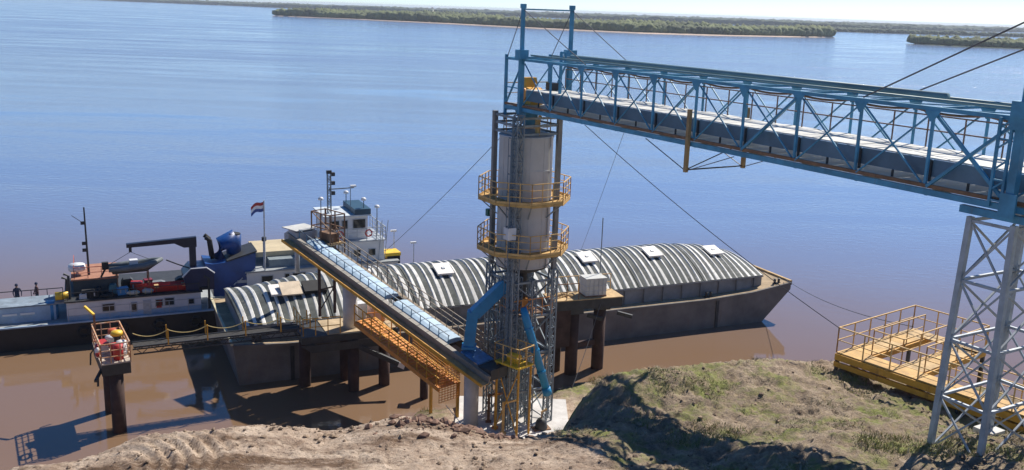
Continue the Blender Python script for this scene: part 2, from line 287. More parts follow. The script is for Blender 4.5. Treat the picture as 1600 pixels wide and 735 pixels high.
def terrain():
    xs = axis(-900, 900, 0.11, -18, 22); ys = axis(-300, 90, 0.11, 24, 43)
    X, Y = np.meshgrid(xs, ys); Z = height(X, Y)
    v = np.c_[X.ravel(), Y.ravel(), Z.ravel()]; nx, ny = len(xs), len(ys)
    i = np.arange(nx*ny).reshape(ny, nx); f = np.stack([i[:-1,:-1], i[:-1,1:], i[1:,1:], i[1:,:-1]], -1).reshape(-1, 4)
    me = bpy.data.meshes.new('river_bank'); me.vertices.add(len(v)); me.vertices.foreach_set('co', v.ravel())
    me.loops.add(f.size); me.loops.foreach_set('vertex_index', f.ravel().astype(np.int32))
    me.polygons.add(len(f)); me.polygons.foreach_set('loop_start', np.arange(0, f.size, 4, dtype=np.int32))
    me.update(); me.shade_smooth()
    o = put('river_bank', me); struct(o)
    m = bpy.data.materials.new('bank_soil'); m.use_nodes = True; nt = m.node_tree; L = nt.links.new; N = nt.nodes.new
    b = nt.nodes['Principled BSDF']; b.inputs['Roughness'].default_value = 0.95; b.inputs['Specular IOR Level'].default_value = 0.15
    geo = N('ShaderNodeNewGeometry')
    def noise(s, det=8, ro=0.65, mapscale=None):
        n = N('ShaderNodeTexNoise'); n.inputs['Scale'].default_value = s; n.inputs['Detail'].default_value = det; n.inputs['Roughness'].default_value = ro
        if mapscale:
            mp = N('ShaderNodeMapping'); mp.inputs['Scale'].default_value = mapscale; L(geo.outputs['Position'], mp.inputs['Vector']); L(mp.outputs[0], n.inputs['Vector'])
        else: L(geo.outputs['Position'], n.inputs['Vector'])
        return n.outputs['Fac']
    def ramp(fac, a, ca, b_, cb):
        r = N('ShaderNodeValToRGB'); r.color_ramp.elements[0].position = a; r.color_ramp.elements[1].position = b_
        r.color_ramp.elements[0].color = (*ca, 1); r.color_ramp.elements[1].color = (*cb, 1); L(fac, r.inputs['Fac']); return r.outputs['Color']
    def mix(f, a, c):
        x = N('ShaderNodeMix'); x.data_type = 'RGBA'; L(f, x.inputs['Factor']); L(a, x.inputs['A'])
        if isinstance(c, tuple): x.inputs['B'].default_value = (*c, 1)
        else: L(c, x.inputs['B'])
        return x.outputs['Result']
    def mul(a, c, op='MULTIPLY'):
        x = N('ShaderNodeMath'); x.operation = op; x.use_clamp = True; L(a, x.inputs[0])
        if isinstance(c, (int, float)): x.inputs[1].default_value = c
        else: L(c, x.inputs[1])
        return x.outputs[0]
    BW = ((0,0,0), (1,1,1))
    dirt = ramp(noise(0.9, 10, 0.7), 0.34, (0.30, 0.21, 0.15), 0.66, (0.66, 0.53, 0.41))
    dirt = mix(ramp(noise(0.35, 10, 0.75, (0.5, 2.2, 1)), 0.50, BW[0], 0.62, BW[1]), dirt, (0.165, 0.105, 0.068))
    spk = ramp(noise(5.0, 6, 0.75), 0.53, BW[0], 0.63, BW[1]); dirt = mix(mul(spk, 0.8), dirt, (0.085, 0.055, 0.040))
    spk2 = ramp(noise(11.0, 3, 0.6), 0.62, BW[0], 0.70, BW[1]); dirt = mix(mul(spk2, 0.55), dirt, (0.55, 0.45, 0.33))
    damp = ramp(noise(0.28, 8, 0.7), 0.54, BW[0], 0.66, BW[1]); dirt = mix(mul(damp, 0.40), dirt, (0.20, 0.145, 0.11))
    att = N('ShaderNodeAttribute'); att.attribute_name = 'turf'
    soil = ramp(noise(1.3, 10, 0.78), 0.36, (0.13, 0.097, 0.072), 0.64, (0.43, 0.34, 0.25))
    green = ramp(noise(2.2, 9, 0.72), 0.34, (0.10, 0.115, 0.038), 0.66, (0.26, 0.275, 0.095))
    gm = ramp(noise(0.55, 9, 0.7), 0.47, BW[0], 0.60, BW[1])
    rough_ground = mix(gm, soil, green)
    straw = ramp(noise(3.0, 8, 0.7, (1.6, 0.5, 1)), 0.52, BW[0], 0.64, BW[1]); rough_ground = mix(mul(straw, 0.7), rough_ground, (0.33, 0.26, 0.155))
    colr = mix(att.outputs['Fac'], dirt, rough_ground)
    # wet mud at the water's edge
    sep = N('ShaderNodeSeparateXYZ'); L(geo.outputs['Position'], sep.inputs[0])
    wet = N('ShaderNodeMapRange'); wet.inputs['From Min'].default_value = 0.05; wet.inputs['From Max'].default_value = 0.45; wet.inputs['To Min'].default_value = 1; wet.inputs['To Max'].default_value = 0; L(sep.outputs['Z'], wet.inputs['Value'])
    colr = mix(mul(wet.outputs[0], 0.75), colr, (0.10, 0.07, 0.045))
    L(colr, b.inputs['Base Color'])
    bp = N('ShaderNodeBump'); bp.inputs['Strength'].default_value = 1.0; bp.inputs['Distance'].default_value = 0.14
    L(noise(5.5, 10, 0.75), bp.inputs['Height']); L(bp.outputs[0], b.inputs['Normal'])
    me.materials.append(m)
    a = me.attributes.new('turf', 'FLOAT', 'POINT'); a.data.foreach_set('value', turf(v[:,0], v[:,1], v[:,2]).astype(np.float32))
def turf(x, y, z):
    edge = 1.9+(31-y)*0.44+fbm(x*0.6, y*0.6, 4)*1.1           # the dirt track lies left of this line
    m = sstep(-0.4, 0.5, x-edge)*sstep(44, 36, y+0*x)
    low = sstep(48.5, 50.5, y+fbm(x*0.5, y*0.5, 3))*sstep(3.4, 4.6, np.maximum(np.abs(x-0.4), np.abs(y-51.8)*1.2))   # turf round the pad
    sandy = np.clip(1-np.hypot((x-3.9)/1.5, (y-53.2)/0.8), 0, 1)
    return np.clip(np.maximum(m, low)-2*sandy, 0, 1)
terrain()

# clods on the dirt and grass on the turf
def scatter():
    rng = np.random.RandomState(5)
    # clods
    n = 15000; x = rng.uniform(-17, 22, n); y = rng.uniform(25, 44, n)
    z = height(x, y); t = turf(x, y, z); dens = np.clip(fbm(x*0.25+3, y*0.25, 3)*1.6+0.45, 0.06, 1)
    right = turf(x, y, z)
    pad = (np.abs(x-0.4) < 4.2) & (np.abs(y-51.8) < 3.0)
    keep = (rng.rand(n) < dens*(0.55+0.4*right)) & (z > 0.15) & ~pad; x, y, z = x[keep], y[keep], z[keep]
    ico = bmesh.new(); bmesh.ops.create_icosphere(ico, subdivisions=1, radius=1); bv = np.array([q.co[:] for q in ico.verts]); bf = np.array([[q.index for q in f.verts] for f in ico.faces]); ico.free()
    r = 0.015+0.085*rng.rand(len(x))**5
    V = bv[None]*(r[:,None,None]*rng.uniform(0.65, 1.35, (len(x), len(bv), 1)))*np.array([1.1, 1.1, 0.75])+np.stack([x, y, z+r*0.25], -1)[:,None]
    F = (bf[None]+np.arange(len(x))[:,None,None]*len(bv)).reshape(-1, 3)
    me = bpy.data.meshes.new('soil_clods'); me.from_pydata(V.reshape(-1, 3).tolist(), [], F.tolist()); me.update()
    me.materials.append(M('clod_soil', (0.17, 0.115, 0.075), 0.95, 0, 0.5, 1.1, c2=(0.24, 0.175, 0.12)))
    stuff(put('soil_clods', me), 'loose brown soil clods scattered over the bank', 'soil')
    # heap of broken lumps at the edge of the track
    m2 = 420; hx = rng.normal(-1.6, 1.3, m2); hy = rng.normal(32.0, 0.55, m2); hz_ = height(hx, hy); r = 0.03+0.15*rng.rand(m2)**3
    V = bv[None]*(r[:,None,None]*rng.uniform(0.55, 1.45, (m2, len(bv), 1)))*np.array([1.1, 1.1, 0.8])+np.stack([hx, hy, hz_+r*0.2], -1)[:,None]
    F = (bf[None]+np.arange(m2)[:,None,None]*len(bv)).reshape(-1, 3)
    me = bpy.data.meshes.new('earth_lumps'); me.from_pydata(V.reshape(-1, 3).tolist(), [], F.tolist()); me.update(); me.materials.append(M('reddish_soil', (0.20, 0.12, 0.085), 0.95, 0, 0.45, 1.5))
    stuff(put('earth_lumps', me), 'heap of broken reddish earth lumps on the dirt edge below the silo', 'soil')
    # dry brush
    nb = 800; cx = rng.uniform(1, 21, nb); cy = rng.uniform(25, 42, nb); cz_ = height(cx, cy); keep = (rng.rand(nb) < np.clip(fbm(cx*0.5+4, cy*0.5+7, 3)*2.4+0.08, 0, 1)*turf(cx, cy, cz_)); cx, cy = cx[keep], cy[keep]
    q = 60; bx = (cx[:,None]+rng.normal(0, 0.16, (len(cx), q))).ravel(); by = (cy[:,None]+rng.normal(0, 0.16, (len(cx), q))).ravel(); bz = height(bx, by)
    kk = len(bx); a = rng.uniform(0, 6.28, kk); w = rng.uniform(0.006, 0.018, kk); h = rng.uniform(0.04, 0.20, kk)*np.repeat(rng.uniform(0.4, 1.1, len(cx)), q)
    p = np.stack([bx, by, bz-0.02], -1); d = np.stack([np.cos(a)*w, np.sin(a)*w, 0*a], -1); tip = p+np.stack([rng.normal(0, 0.14, kk), rng.normal(0, 0.14, kk), h], -1)
    VV = np.stack([p-d, p+d, tip], 1).reshape(-1, 3); F = np.arange(len(VV)).reshape(-1, 3)
    me = bpy.data.meshes.new('dry_brush'); me.vertices.add(len(VV)); me.vertices.foreach_set('co', VV.ravel()); me.loops.add(F.size); me.loops.foreach_set('vertex_index', F.ravel().astype(np.int32))
    me.polygons.add(len(F)); me.polygons.foreach_set('loop_start', np.arange(0, F.size, 3, dtype=np.int32)); me.update(); me.materials.append(M('dry_brush', (0.30, 0.25, 0.18), 0.9, 0, 0.5, 0.9))
    stuff(put('dry_brush', me), 'grey-brown dry weeds tangled over the rough bank', 'weeds')
    # grass
    n = 330000; x = np.r_[rng.uniform(-3, 22, 250000), rng.uniform(-8, 14, 80000)]; y = np.r_[rng.uniform(24, 43, 250000), rng.uniform(43, 61, 80000)]
    z = height(x, y); t = turf(x, y, z)
    dens = np.clip(fbm(x*0.42+9, y*0.42+2, 4, 0.6)*2.8-0.08, 0.0, 1)*np.where(y > 43, 1.2, 0.7)*t
    pad = (np.abs(x-0.4) < 3.9) & (np.abs(y-51.8) < 2.8)
    keep = (rng.rand(n) < dens) & (z > 0.12) & ~pad; x, y, z = x[keep], y[keep], z[keep]; k = len(x)
    h = rng.uniform(0.05, 0.17, k)*np.where(y > 43, 1.6, 1.0)*(0.5+0.9*np.clip(fbm(x*0.8, y*0.8, 3)+0.5, 0, 1)); a = rng.uniform(0, 2*np.pi, k); w = rng.uniform(0.008, 0.022, k); lx = rng.normal(0, 0.08, k); ly = rng.normal(0, 0.08, k)
    p = np.stack([x, y, z-0.02], -1); d = np.stack([np.cos(a)*w, np.sin(a)*w, 0*a], -1); tip = p+np.stack([lx, ly, h], -1)
    V = np.stack([p-d, p+d, tip], 1).reshape(-1, 3)
    for nm, sel, c, lab in (('green_grass', rng.rand(k) < 0.55, (0.17, 0.195, 0.05), 'short green grass growing on the rough bank'), ('dry_grass', None, (0.40, 0.32, 0.18), 'dry straw-coloured grass among the green on the bank')):
        if sel is not None: s0 = sel
        else: s0 = ~s0
        VV = V.reshape(-1, 3, 3)[s0].reshape(-1, 3); F = np.arange(len(VV)).reshape(-1, 3)
        me = bpy.data.meshes.new(nm); me.vertices.add(len(VV)); me.vertices.foreach_set('co', VV.ravel()); me.loops.add(F.size); me.loops.foreach_set('vertex_index', F.ravel().astype(np.int32))
        me.polygons.add(len(F)); me.polygons.foreach_set('loop_start', np.arange(0, F.size, 3, dtype=np.int32)); me.update()
        me.materials.append(M(nm, c, 0.8, 0, 0.45, 0.8)); stuff(put(nm, me), lab, 'grass')
scatter()

# ------------------------------------------------------------------ far islands and shore
def outline_terrain(name, pts, z=1.2, mat=None):
    c = Vector((sum(p[0] for p in pts)/len(pts), sum(p[1] for p in pts)/len(pts), 0)); n = len(pts)
    vs = [(p[0], p[1], -0.5) for p in pts]+[(c.x+(p[0]-c.x)*0.985, c.y+(p[1]-c.y)*0.985, z) for p in pts]
    fs = [(i, (i+1) % n, (i+1) % n+n, i+n) for i in range(n)]+[tuple(range(n, 2*n))]
    me = bpy.data.meshes.new(name); me.from_pydata(vs, [], fs); me.update(); me.materials.append(mat); return struct(put(name, me))
sandm = M('pale_sand', (0.52, 0.40, 0.30), 0.95, 0, 0.1, 0.02); marsh = M('marsh_green', (0.07, 0.10, 0.035), 0.95, 0, 0.3, 0.01)
leafm = M('far_foliage', (0.055, 0.080, 0.030), 0.9, 0, 0.55, 0.025, c2=(0.105, 0.125, 0.045))
leafd = M('farther_foliage', (0.035, 0.060, 0.024), 0.9, 0, 0.4, 0.01)
def inside(px, py, poly):
    r = np.zeros(len(px), bool); n = len(poly)
    for i in range(n):
        (x0, y0), (x1, y1) = poly[i], poly[(i+1) % n]
        c = ((y0 > py) != (y1 > py)) & (px < (x1-x0)*(py-y0)/(y1-y0+1e-12)+x0); r ^= c
    return r
def forest(name, poly, n, hr, rr, label, mat, seed, front=None):
    rng = np.random.RandomState(seed); P = np.array(poly)
    x = rng.uniform(P[:,0].min(), P[:,0].max(), n*4); y = rng.uniform(P[:,1].min(), P[:,1].max(), n*4)
    k = inside(x, y, poly); x, y = x[k][:n], y[k][:n]
    if front is not None:       # denser fringe along the near edge
        A = np.array(front); t = rng.uniform(0, len(A)-1.001, n//2); i = t.astype(int); f = (t-i)[:,None]; q = A[i]*(1-f)+A[i+1]*f
        x = np.r_[x, q[:,0]]; y = np.r_[y, q[:,1]+rng.uniform(4, 26, n//2)]
    ico = bmesh.new(); bmesh.ops.create_icosphere(ico, subdivisions=1, radius=1); bv = np.array([q.co[:] for q in ico.verts]); bf = np.array([[q.index for q in f.verts] for f in ico.faces]); ico.free()
    m = len(x); h = rng.uniform(*hr, m)*(0.75+0.5*np.clip(fbm(x*0.006, y*0.006, 3)+0.5, 0, 1)); r = rng.uniform(*rr, m)
    V = bv[None]*np.stack([r, r, h*0.5], -1)[:,None]*rng.uniform(0.6, 1.3, (m, len(bv), 1))+np.stack([x, y, 0.6+h*0.5], -1)[:,None]
    F = (bf[None]+np.arange(m)[:,None,None]*len(bv)).reshape(-1, 3)
    me = bpy.data.meshes.new(name); V = V.reshape(-1, 3); me.vertices.add(len(V)); me.vertices.foreach_set('co', V.ravel()); me.loops.add(F.size); me.loops.foreach_set('vertex_index', F.ravel().astype(np.int32))
    me.polygons.add(len(F)); me.polygons.foreach_set('loop_start', np.arange(0, F.size, 3, dtype=np.int32)); me.update()
    me.materials.append(mat); stuff(put(name, me), label, 'trees')
fr1 = [(-408,1612),(-330,1560),(-248,1520),(-100,1388),(32,1250),(144,1172),(266,1206),(380,1290),(438,1350)]
isl1 = fr1+[(430,1440),(330,1480),(200,1500),(60,1640),(-80,1900),(-220,2080),(-400,1900)]
outline_terrain('wooded_island', isl1, 0.9, sandm)
tr1 = [(-402,1618),(-325,1572),(-243,1534),(-95,1420),(36,1284),(148,1204),(264,1228),(376,1300),(434,1352)]
forest('island_woodland', tr1+isl1[len(fr1):], 5200, (7, 12.5), (3.5, 7.5), 'dense green woodland covering the long low island across the river', leafm, 11, tr1)
fr2 = [(441,1092),(470,1052),(540,1030),(640,1018),(900,1000)]
isl2 = fr2+[(900,1250),(640,1230),(520,1180),(455,1130)]
outline_terrain('wooded_island', isl2, 0.6, marsh)
forest('island_woodland', [(x+4, y+8) for x, y in fr2]+isl2[5:], 1700, (4.5, 9), (2.5, 5.5), 'green woodland on the small island at the right edge of the photo', leafm, 12, [(x+4, y+6) for x, y in fr2])
fr3 = [(-3600,5600),(-1900,4580),(-900,3650),(-200,3300),(500,3000),(900,2640),(1500,3300),(2100,3900),(4500,4200)]
isl3 = fr3+[(5200,7500),(-4200,8200)]
outline_terrain('far_shore', isl3, 0.8, marsh)
forest('far_woodland', fr3+[(5000,5600),(-4000,6600)], 5200, (9, 14), (9, 26), 'dark band of woodland along the far horizon', leafd, 13, fr3)
fr4 = [(470,2030),(700,1980),(980,2050),(1180,2150)]
isl4 = fr4+[(1150,2230),(760,2200),(500,2120)]
outline_terrain('low_islet', isl4, 0.6, marsh)
forest('islet_woodland', isl4, 700, (4, 8), (4, 9), 'thin strip of trees on a low islet behind the long island', leafd, 14, fr4)

# ------------------------------------------------------------------ elevated conveyor gallery
GA = R(-59.163)
gal = thing('conveyor_gallery', 'long blue lattice truss conveyor gallery running from the silo to the right edge', 'conveyor', (0.29, 51.2, 0), GA)
GZ, GH, GW, BAY = 18.69, 2.72, 2.8, 2.7486          # bottom level, truss height, width, bay length
S0, S1, NB = -1.75, 31.2, 11
vert_me = {}
for w in (0.0, GW):
    for z, nm in ((GZ+0.12, 'bottom_chord'), (GZ+GH, 'top_chord')):
        MB().bar((S0, w, z), (S1, w, z), 0.13, 0.19 if z < 20 else 0.13).build(nm, blue, gal)
    for i in range(NB+1):
        s = i*BAY
        MB().bar((s, w, GZ+0.24), (s, w, GZ+GH-0.12), 0.085 if w == 0 else 0.075).build('vertical_post', blue, gal)
        MB().prism([(s-0.28, GZ+GH-0.06), (s+0.28, GZ+GH-0.06), (s+0.05, GZ+GH-0.40), (s-0.05, GZ+GH-0.40)], w-0.085, w-0.07).build('gusset_plate', blue, gal)
    for i in range(NB):
        a, b = i*BAY, (i+1)*BAY
        thick = 0.10 if (w == 0 and i in (6, 9)) else 0.05
        MB().bar((a+0.1, w-0.05, GZ+0.3), (b-0.1, w-0.05, GZ+GH-0.2), thick).build('diagonal_brace', blue, gal)
        MB().bar((a+0.1, w+0.05, GZ+GH-0.2), (b-0.1, w+0.05, GZ+0.3), 0.10 if (w == 0 and i == 9) else 0.05).build('diagonal_brace', blue, gal)
for i in range(NB+1):                                  # top and bottom cross members
    s = i*BAY
    MB().bar((s, 0.09, GZ+GH), (s, GW-0.09, GZ+GH), 0.07, 0.09).build('cross_beam', blue, gal)
    MB().bar((s, 0.09, GZ+0.06), (s, GW-0.09, GZ+0.06), 0.1, 0.16).build('cross_beam', blue, gal)
    if i < NB:
        MB().bar((s, 0.12, GZ+GH-0.02), (s+BAY, GW-0.12, GZ+GH-0.02), 0.04).build('wind_brace', blue, gal)
# belt casing: side panels, joint straps, pale cover plates above, floor plates below
for i in range(NB):
    a = i*BAY+0.03
    MB().box(a, a+BAY-0.06, 0.22, 0.26, GZ+0.58, GZ+1.12).build('casing_panel', blue2, gal)
    MB().bar((a+BAY-0.03, 0.19, GZ+0.42), (a+BAY-0.03, 0.19, GZ+1.10), 0.07, 0.07).build('joint_strap', darkst, gal)
    MB().bar((a+BAY*0.48, 0.2, GZ+0.30), (a+BAY*0.48, 0.2, GZ+0.58), 0.06).build('floor_hanger', darkst, gal)
cov = MB().box(0.012, 0.888, 0.24, GW-0.22, 0, 0.035).mesh('cover_plate', plate)
flo = MB().box(0.012, 0.888, 0.12, GW-0.12, 0, 0.03).mesh('floor_plate', plate)
k = 0
while k*0.9 < S1-0.5:
    put('cover_plate', cov, gal, (k*0.9, 0, GZ+1.13+0.006*random.random()), (R(random.uniform(-0.7, 0.7)), 0, 0))
    put('floor_plate', flo, gal, (k*0.9, 0, GZ+0.32)); k += 1
MB().bar((S0, -0.02, GZ+0.31), (S1, -0.02, GZ+0.31), 0.10, 0.12).build('kick_angle', brownr, gal)
# walkway handrails inside the far side, rusty brown
hr = MB()
for z in (GZ+1.75, GZ+2.25): hr.bar((0.4, GW-0.35, z), (S1, GW-0.35, z), 0.045)
for i in range(int(S1/1.4)): hr.bar((0.4+i*1.4, GW-0.35, GZ+1.16), (0.4+i*1.4, GW-0.35, GZ+2.25), 0.04)
hr.build('handrail', M('rusty_rail', (0.20, 0.12, 0.09), 0.7, 0, 0.3, 3.0), gal)
# pipes over the roof
grp = M('grey_green_pipe', (0.15, 0.24, 0.26), 0.5, 0.1, 0.2, 1.0, rust=0.15)
MB().tube([(3.4, 0.75, GZ+GH+0.33), (24.6, 0.75, GZ+GH+0.33)], 0.13, 10).build('dust_pipe', grp, gal, True)
MB().tube([(0.2, 1.7, GZ+GH+0.22), (S1, 1.7, GZ+GH+0.22)], 0.055, 8).build('water_pipe', grp, gal, True)
MB().tube([(0.2, 0.35, GZ+GH+0.24), (S1, 0.35, GZ+GH+0.24)], 0.05, 8).build('water_pipe', grp, gal, True)
cab = []
for i in range(NB): cab += sag((i*BAY, GW-0.1, GZ+GH-0.30), ((i+1)*BAY, GW-0.1, GZ+GH-0.30), 0.12, 6)[:6]
MB().tube(cab, 0.045, 5).build('power_cable', brownr, gal)
# masts: the pair over the silo, the one over the support tower
def mast(s, w, top, nm='mast'):
    m = MB().bar((s, w, GZ-0.1), (s, w, GZ+GH+0.5), 0.24, 0.24).build(nm, blue, gal)
    MB().bar((s, w, GZ+GH+0.5), (s, w, top), 0.17, 0.17).build('mast_tube', blue, m)
    MB().box(s-0.26, s+0.26, w-0.26, w+0.26, GZ+GH+0.05, GZ+GH+0.52).build('mast_collar', blue, m)
    MB().box(s-0.12, s+0.12, w-0.12, w+0.12, top, top+0.22).build('mast_cap', blue, m); return m
mast(0.0, -0.10, 24.05); mast(0.0, GW+0.15, 24.05)
MB().bar((0, -0.1, 24.0), (0, GW+0.15, 24.0), 0.07, 0.07).build('mast_crossbar', blue, gal)
mast(27.75, -0.20, 24.3); mast(27.75, GW+0.2, 24.3)
MB().box(27.5, 28.0, -0.38, -0.355, GZ-0.1, GZ+0.6).build('splice_plate', blue, gal)
MB().box(27.45, 28.05, -0.38, -0.355, GZ+GH-0.3, GZ+GH+0.2).build('splice_plate', blue, gal)
lc = MB(); s = 27.05
lc.bar((s, -0.15, GZ+0.1), (s, -0.15, GZ+GH), 0.08); lc.bar((s+0.38, -0.15, GZ+0.1), (s+0.38, -0.15, GZ+GH), 0.08)
for j in range(8): lc.bar((s, -0.15, GZ+0.3+j*0.3), (s+0.38, -0.15, GZ+0.3+(j+(1 if j % 2 else 0))*0.3), 0.05)
lc.build('laced_strut', blue, gal)
# small upright frame on the roof
fr = MB(); fr.bar((2.55, GW*0.25, GZ+0.9), (2.55, GW*0.25, GZ+GH+0.55), 0.12); fr.bar((2.55, GW*0.25, GZ+GH+0.52), (2.95, GW*0.25, GZ+GH+0.52), 0.1); fr.bar((2.95, GW*0.25, GZ+GH+0.5), (2.95, GW*0.25, GZ+GH), 0.07)
fr.build('roof_frame', blue, gal)
# king posts with truss rods under mid span
ks = 5*BAY-0.12
for w in (-0.2, GW+0.2):
    MB().bar((ks, w, GZ-1.05), (ks, w, GZ+1.55), 0.15, 0.15).build('king_post', M('brown_tan_post', (0.34, 0.23, 0.11), 0.8, 0, 0.3, 2.0), gal)
    for e in (-2.75, 2.75): MB().bar((ks, w, GZ-1.0), (ks+e, w, GZ+0.0), 0.03).build('truss_rod', cable_m, gal)
MB().bar((ks, -0.2, GZ-0.95), (ks, GW+0.2, GZ-0.95), 0.06, 0.05).build('king_post_tie', darkst, gal)
MB().bar((ks, -0.2, GZ-0.95), (ks, GW, GZ+0.0), 0.035).build('king_post_tie', darkst, gal)
# head frame over the silo
hf = MB()
for w in (0.0, GW): hf.bar((S0, w, GZ-0.6), (S0, w, GZ+GH+0.2), 0.14)
hf.bar((S0, 0, GZ+GH), (S0, GW, GZ+GH), 0.12); hf.bar((S0, 0, GZ), (S0, GW, GZ), 0.14)
hf.bar((S0, 0, GZ+1.2), (0, 0, GZ+1.2), 0.06); hf.bar((S0, GW, GZ+1.2), (0, GW, GZ+1.2), 0.06); hf.bar((S0, 0, GZ+0.2), (-0.1, 0, GZ+GH-0.2), 0.08); hf.bar((S0, GW, GZ+0.2), (-0.1, GW, GZ+GH-0.2), 0.08)
hf.build('head_frame', blue, gal)
MB().box(S0, 0.0, 0.1, GW-0.1, GZ+0.28, GZ+0.32).build('head_floor', lsteel, gal)
MB().railing([(S0, 0.05, GZ+0.3), (S0, GW-0.05, GZ+0.3)], 1.1, 0.9, 0.045).build('head_railing', rail_y, gal)
hd = MB().prism([(-1.15, GZ+0.34), (0.1, GZ+0.34), (0.15, GZ+1.15), (-0.45, GZ+1.25), (-0.6, GZ+1.75), (-0.95, GZ+1.75), (-1.25, GZ+0.95)], 0.5, 1.25).build('head_drive', yellow, gal)
MB().tube([(-0.5, 0.35, GZ+0.9), (-0.5, 1.45, GZ+0.9)], 0.32, 14).build('drive_pulley', orange, hd)
MB().box(0.25, 0.85, 1.3, 1.8, GZ+1.18, GZ+1.55).build('gearbox', darkst, hd)
ch = MB(); ch.add([(-1.35,0.2,GZ+0.28),(0.0,0.2,GZ+0.28),(0.0,1.25,GZ+0.28),(-1.35,1.25,GZ+0.28),(-0.75,0.45,GZ-0.75),(-0.2,0.45,GZ-0.75),(-0.2,0.95,GZ-0.75),(-0.75,0.95,GZ-0.75)],
                  [(0,1,5,4),(1,2,6,5),(2,3,7,6),(3,0,4,7),(0,3,2,1)])
ch.tube([(-0.48, 0.7, GZ-0.7), (-0.48, 0.7, 17.45)], 0.26, 12); ch.build('head_chute', blue, gal)

# stay cables of the masts
def cable(p, q, label, r=0.022, d=0.0, m=cable_m, nm='stay_cable', cat='cable', group=None):
    o = MB().tube(sag(p, q, d, 12 if d else 1), r, 5).build(nm, m); tag(o, label, cat, group); return o
g = lambda s, w, z: frame_pt(gal, s, w, z)
cable(g(0, -0.1, 24.0), g(-1.7, 0, GZ+GH), 'thin cable from the near mast over the silo back to the head frame')
cable(g(0, GW+0.15, 24.0), g(-1.7, GW, GZ+GH), 'thin cable from the far mast over the silo back to the head frame')
cable(g(0, -0.1, 24.0), g(5.6, 0.1, GZ+GH+0.1), 'thin cable from the near silo mast sloping down to the gallery roof')
cable(g(0, GW+0.15, 24.0), g(5.6, GW, GZ+GH+0.1), 'thin cable from the far silo mast sloping down to the gallery roof')
cable(g(27.75, -0.2, 24.3), g(22.0, 0.0, GZ+GH+0.1), 'lower of two stay cables sloping down from the mast at the right edge', 0.028)
cable(g(27.75, GW+0.2, 24.3), g(21.6, GW, GZ+GH+0.1), 'upper of two stay cables sloping down from the mast at the right edge', 0.028)

# ------------------------------------------------------------------ lattice support tower
sup = thing('support_tower', 'light grey four-legged lattice tower carrying the blue gallery at the right', 'tower', (0.29, 51.2, 0), GA)
def leg_pt(i, j, t):          # i along, j across, t 0 bottom..1 top
    z = 10.5+(GZ-0.35-10.5)*t; e = 0.16*(1-t)
    return Vector(((26.45-e, 27.85+e)[i], (0.0-e, GW+e)[j], z))
for i in (0, 1):
    for j in (0, 1): MB().bar(leg_pt(i, j, -0.06), leg_pt(i, j, 1.0), 0.17, 0.17).build('leg', tower_m, sup)
LV = [0.03, 0.26, 0.50, 0.745, 0.985]
for k, t in enumerate(LV[1:], 1):
    for a, b in (((0,0),(1,0)), ((0,1),(1,1)), ((0,0),(0,1)), ((1,0),(1,1))):
        MB().bar(leg_pt(*a, t), leg_pt(*b, t), 0.085, 0.085).build('girt', tower_m, sup)
    for a, b in (((0,0),(1,0)), ((0,1),(1,1)), ((0,0),(0,1)), ((1,0),(1,1))):
        MB().bar(leg_pt(*a, LV[k-1]), leg_pt(*b, t), 0.06, 0.05).build('cross_brace', tower_m, sup)
        MB().bar(leg_pt(*b, LV[k-1]), leg_pt(*a, t), 0.05, 0.06).build('cross_brace', tower_m, sup)
for j in (0.0, GW): MB().bar((26.1, j, GZ-0.15), (28.4, j, GZ-0.15), 0.2, 0.22).build('cap_beam', blue, sup)
for i in (0, 1):
    for j in (0, 1):
        p = leg_pt(i, j, -0.02); MB().box(p.x-0.35, p.x+0.35, p.y-0.35, p.y+0.35, 10.1, 10.75).build('footing', conc, sup)

# ------------------------------------------------------------------ silo on its lattice tower
silo = thing('grain_silo', 'tall grey cylindrical silo on lattice legs with two yellow ring platforms', 'silo', (0.62, 52.0, 0), GA)
SZ0, SZ1, SR = 10.15, 17.35, 1.46
MB().lathe([(SR, SZ0), (SR, SZ1)], n=40).build('shell', silo_m, silo, True)
MB().lathe([(SR+0.05, SZ1-0.01), (SR+0.05, SZ1+0.05), (0.30, SZ1+0.42), (0.0, SZ1+0.42)], n=40).build('roof', lsteel, silo)
MB().lathe([(SR, SZ0), (SR-0.04, SZ0-0.10), (0.9, SZ0-0.34), (0.30, SZ0-0.5), (0.28, SZ0-1.9)], n=32).build('hopper_cone', darkst, silo, True)
for z in (SZ0+0.05, SZ0+1.85, SZ0+3.65, SZ0+5.4, SZ1-0.06):
    MB().lathe([(SR-0.01, z-0.03), (SR+0.022, z-0.03), (SR+0.022, z+0.03), (SR-0.01, z+0.03)], n=40).build('ring_seam', silo_m, silo)
for a in (-150, -118, -86, -54, -22, 10, 90, 170):
    MB().tube([(math.cos(R(a))*SR*1.004, math.sin(R(a))*SR*1.004, SZ0+0.02), (math.cos(R(a))*SR*1.004, math.sin(R(a))*SR*1.004, SZ1)], 0.014, 4).build('plate_seam', silo_m, silo)
MB().tube([(math.cos(R(30))*1.56, math.sin(R(30))*1.56, SZ0), (math.cos(R(30))*1.56, math.sin(R(30))*1.56, SZ1+0.1)], 0.06, 8).build('downpipe', white, silo)
MB().tube([(math.cos(R(-155))*1.56, math.sin(R(-155))*1.56, SZ0+3.3), (math.cos(R(-155))*1.56, math.sin(R(-155))*1.56, SZ1+0.1)], 0.06, 8).build('downpipe', white, silo)
